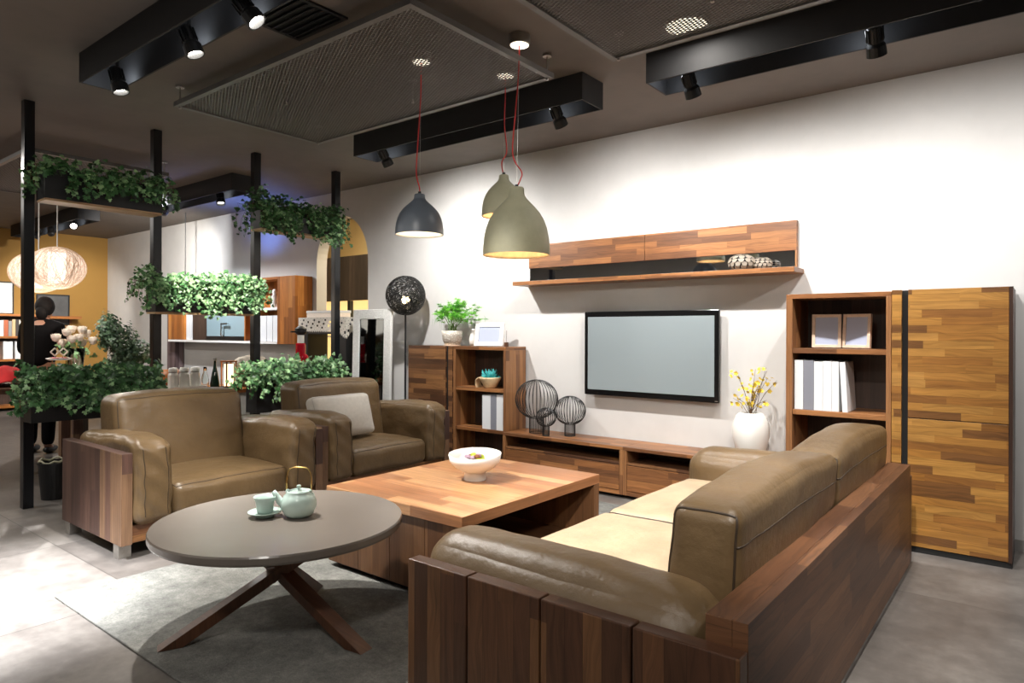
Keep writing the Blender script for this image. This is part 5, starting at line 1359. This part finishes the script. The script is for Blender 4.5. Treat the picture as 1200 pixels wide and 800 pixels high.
st = MB(); N = 20; vs = []; fs = []
c = Cushion(-6.72, -6.42, 3.66, 4.05, ct, ct + .30, .13, (.01, .02, .02), 33, .02, 9)
o = c.mesh(20).build('stone_block', M['stone'], None, smooth=True, weld=True); tag(o, 'rough grey stone block on the counter behind the ivy', 'stone')
# red grinder
gx, gy, gz = -6.22, 4.20, 0.96
t = thing('sideboard', 'low dark cabinet behind the ivy carrying the red grinder', 'cabinet', (-6.3, 4.26, 0))
MB().box(-6.45, -6.05, 4.12, 4.40, 0.02, 0.96).build('body', M['black'], t, bevel=.004)
MB().box(-6.43, -6.07, 4.14, 4.38, 0, 0.0195).build('plinth', M['black_matte'], t)
t = thing('coffee_grinder', 'ruby red coffee grinder with black hopper near the lace cloth', 'grinder', (gx, gy + .03, gz))
gy += .03
MB().lathe([(0.001, 0), (0.062, 0), (0.062, 0.02), (0.052, 0.03), (0.052, 0.20), (0.046, 0.215), (0.001, 0.215)], (gx, gy, gz + .0005), 28).build('body', M['ruby'], t, smooth=False)
MB().lathe([(0.035, 0.2155), (0.035, 0.30), (0.001, 0.30)], (gx, gy, gz), 24).build('collar', M['white_gloss'], t)
MB().lathe([(0.036, 0.3005), (0.062, 0.33), (0.062, 0.37), (0.04, 0.385), (0.02, 0.40), (0.001, 0.40)], (gx, gy, gz), 24).build('hopper', M['black'], t)
MB().bar((gx, gy - .02, gz + .335), (gx, gy - .12, gz + .335), .02, .015).build('crank', M['black'], t)
MB().ball((gx + .03, gy + .02, gz + .06), .045, n=16, m=10).build('bean_cup', M['ruby'], t, smooth=True)

# black bar cabinet with lace
x0, x1, y0, y1, zt = -6.93, -6.06, 4.70, 4.98, 1.455
t = thing('bar_cabinet', 'tall black open cabinet under the lace cloth beside the arch', 'cabinet', ((x0 + x1) / 2, (y0 + y1) / 2, 0))
MB().box(x0, x1, y0, y1, zt - .03, zt).build('top', M['black'], t)
for xx in (x0, x1 - .16): MB().box(xx, xx + .16, y0, y1, 0.5005, zt - .0305).build('side_pillar', M['black'], t, bevel=.003)
MB().box(x0, x1, y0, y1, 0, .50).build('lower_body', M['black'], t, bevel=.003)
for xx in (x1 - .1595 + .15,):
    for z in (1.18, 1.02, .86): MB().ball((x1 - .14, y0 - .004, z), .010, n=10, m=6).build('knob', M['steel'], t, smooth=True)
MB().box(x0 + .1605, x1 - .1605, y0, y1, 1.27, 1.30).build('cross_bar', M['black'], t)
# lace cloth: perforated strips hanging over the front and the end
lc = MB()
zt2 = zt + .003
lc.box(x0 - .01, x1 + .01, y0 - .01, y1, zt2, zt2 + .004)
def lace_side(a, b, n, drop):
    a = Vector(a); b = Vector(b); d = (b - a) / n; nn = Vector((d.y, -d.x, 0)).normalized()
    m = 7
    for i in range(n):
        L = drop(i / n)
        for j in range(m):
            za, zb = zt2 + .004 - L * j / m, zt2 + .004 - L * (j + 1) / m
            p0 = a + d * i; p1 = a + d * (i + 1); pc = (p0 + p1) / 2; zc = (za + zb) / 2
            k = .74 if (i + j) % 2 == 0 else .9
            if (j in (0, m - 1)) or (3 * i + 5 * j) % 7:
                # frame of a small diamond: four triangles round a hole
                q = [Vector((p0.x, p0.y, za)), Vector((p1.x, p1.y, za)), Vector((p1.x, p1.y, zb)), Vector((p0.x, p0.y, zb))]
                cc = Vector((pc.x, pc.y, zc)); inn = [cc + (v - cc) * (1 - k) for v in q]
                lc.add(q + inn, [(0, 1, 5, 4), (1, 2, 6, 5), (2, 3, 7, 6), (3, 0, 4, 7)])
        # scalloped edge
        zb = zt2 + .004 - L; p0 = a + d * i; p1 = a + d * (i + 1); pc = (p0 + p1) / 2
        lc.add([Vector((p0.x, p0.y, zb)), Vector((p1.x, p1.y, zb)), Vector((pc.x, pc.y, zb - .025))], [(0, 1, 2)])
lace_side((x0 - .01, y0 - .012, 0), (x1 + .012, y0 - .012, 0), 30, lambda s: .15 + .07 * math.exp(-((s - .98) / .10) ** 2))
lace_side((x1 + .012, y0 - .012, 0), (x1 + .012, y1, 0), 12, lambda s: .15 + .07 * math.exp(-(s / .12) ** 2))
o = lc.build('lace_cloth', M['lace'], None); tag(o, 'ivory lace cloth draped over the tall black cabinet', 'cloth')
t = thing('gift_box', 'pale flat box lying on the lace cloth', 'box', (-6.56, 4.84, zt2))
MB().box(-6.85, -6.30, 4.74, 4.95, zt2 + .0045, zt2 + .055).build('tray', M['rose'], t, bevel=.003)
MB().box(-6.855, -6.295, 4.735, 4.955, zt2 + .0555, zt2 + .085).build('lid', M['white_matte'], t, bevel=.003)

# things seen through the arch
o = MB().box(-8.3, -5.6, 5.75, 5.80, 1.72, 2.32).build('dark_wood_valance', M['slat_grey'], None); tag(o, 'dark grey plank valance seen through the arch', 'valance')
t = thing('lit_showcase', 'cream lit showcase seen through the arch', 'showcase', (-7.0, 5.86, 1.0))
MB().box(-8.3, -5.6, 5.86, 5.90, 0.6, 1.72).build('lit_back', M['glow_warm'], t)
for x in (-8.3, -7.45, -6.95, -5.65): MB().box(x, x + .05, 5.80, 5.8595, 0.6, 1.7195).build('frame_post', M['cream_wood'] if x != -7.45 else M['black'], t)
MB().box(-8.3, -5.6, 5.62, 5.8595, 1.22, 1.245).build('glass_shelf', M['white_gloss'], t)
rn = random.Random(15)
for k, x in enumerate((-7.40, -7.25, -7.08, -6.86, -6.70, -6.55)):
    t = thing('wine_glass', ('first', 'second', 'third', 'fourth', 'fifth', 'sixth')[k] + ' glass from the left on the showcase shelf through the arch', 'glass', (x, 5.72, 1.2455), 'glasses in the showcase')
    MB().lathe([(0.001, 0), (0.035, 0), (0.006, 0.01), (0.005, 0.09), (0.03, 0.11), (0.045, 0.15), (0.038, 0.21), (0.036, 0.21), (0.042, 0.15), (0.001, 0.115)], (x, 5.72, 1.246), 20).build('bowl', M['white_gloss'] if k % 2 else M['rose'], t, smooth=True)

# wooden side table and bin behind the first armchair
t = thing('wooden_console', 'walnut console table behind the nearer armchair', 'table', (-6.1, 2.35, 0))
MB().box(-6.25, -5.93, 1.99, 2.70, 0.60, 0.678).build('top', M['chair_v'], t, bevel=.003)
for x in (-6.25, -5.99):
    for y in (1.99, 2.63): MB().box(x, x + .06, y, y + .07, 0, .5995).build('leg', M['chair_v'], t, bevel=.002)
t = thing('waste_bin', 'black tapered bin beside the first post', 'bin', (-5.97, 1.90, 0))
t.location = (-6.02, 1.90, 0)
MB().lathe([(0.001, 0), (0.085, 0), (0.108, 0.27), (0.112, 0.27), (0.112, 0.285), (0.102, 0.285), (0.08, 0.01), (0.001, 0.01)], (-6.02, 1.89, 0), 28).build('bucket', M['black'], t, smooth=False)
MB().tube([(-6.02 + .1 * math.cos(a * PI / 10), 1.89 + .1 * math.sin(a * PI / 10), .29 + .012 * math.sin(a * 1.7)) for a in range(20)], .008, 6, True).build('liner_rim', M['shade_olive'], t, smooth=True)

# small hanging bar by the white wall
t = thing('hanging_sign_bar', 'dark bar hanging on a thin cable before the far white wall', 'hanging bar', (-9.6, 4.6, 2.0))
MB().box(-10.0, -9.35, 4.58, 4.62, 1.93, 2.0).build('bar', M['slat_grey'], t)
MB().cyl((-9.55, 4.6, 2.0), (-9.55, 4.6, H - .002), .006, 6).build('cable', M['black'], t)

# ================================================================== MORE LIGHT
def spot(loc, aim, e, size, blend=.5, col=(1, .96, .9), r=.04):
    l = bpy.data.lights.new('unseen_spot', 'SPOT'); l.energy = e; l.spot_size = R(size); l.spot_blend = blend; l.color = col; l.shadow_soft_size = r
    o = bpy.data.objects.new('unseen_spot', l); COL.objects.link(o); o.location = loc
    o.rotation_euler = (Vector(aim) - Vector(loc)).to_track_quat('-Z', 'Y').to_euler()
spot((-3.7, 0.2, 2.93), (-4.0, .75, 0), 2700, 44, .9, (.97, .98, 1.0))          # pool of light on the floor at lower left
spot((-4.75, 2.5, 2.93), (-5.6, 3.0, 1.6), 330, 36, .6)       # eye-level planter
spot((-2.2, 0.9, 2.93), (-4.2, 2.2, .5), 60, 46, .7)         # armchairs
spot((-8.1, 4.72, 2.02), (-8.1, 4.50, 2.98), 85, 130, 1.0, (.14, .28, 1.0), .15)   # blue wash on the ceiling
spot((-8.6, 3.5, 2.95), (-8.6, 5.04, 1.5), 280, 130, 1.0, (.93, .95, 1.0))

spot((-1.3, -0.3, 2.93), (-2.45, 3.0, 1.85), 260, 30, .9, (1, .96, .9), .25)   # unseen soft light added to brighten the pendants
spot((-6.5, 2.2, 2.93), (-7.4, 2.48, 1.24), 190, 26, .8)  # unseen spot added to brighten the roses
spot((0.7, 0.5, 2.93), (-.86, 2.7, .75), 300, 40, 1.0, (1, .95, .88), .12)  # unseen spot added to lift the sofa back and cushions
w = bpy.data.worlds.new('room_air'); SC.world = w; w.use_nodes = True
w.node_tree.nodes['Background'].inputs[0].default_value = (.5, .5, .55, 1); w.node_tree.nodes['Background'].inputs[1].default_value = 0.05

# ================================================================== CAMERA
cam = bpy.data.cameras.new('camera'); co = bpy.data.objects.new('camera', cam); COL.objects.link(co)
F = 787.0
cam.sensor_width = 36; cam.sensor_fit = 'HORIZONTAL'; cam.lens = F / 1200 * 36
cam.shift_y = -(400 - 389) / 1200.0
yaw = math.atan2(622, 787); ro = R(0.2)
co.location = (0, 0, 1.3)
fwd = Vector((-math.sin(yaw), math.cos(yaw), 0)); right = Vector((math.cos(yaw), math.sin(yaw), 0)); up = Vector((0, 0, 1))
r2 = right * math.cos(ro) + up * math.sin(ro); u2 = up * math.cos(ro) - right * math.sin(ro)
co.matrix_world = Matrix(((r2.x, u2.x, -fwd.x, 0), (r2.y, u2.y, -fwd.y, 0), (r2.z, u2.z, -fwd.z, 1.3), (0, 0, 0, 1)))
cam.clip_start = .05; cam.clip_end = 60
SC.camera = co
vs_ = SC.view_settings
vs_.view_transform = 'Standard'; vs_.look = 'None'; vs_.exposure = 0.15; vs_.gamma = 1.0; vs_.use_curve_mapping = False
SC.cycles.max_bounces = 8; SC.cycles.sample_clamp_indirect = 6.0
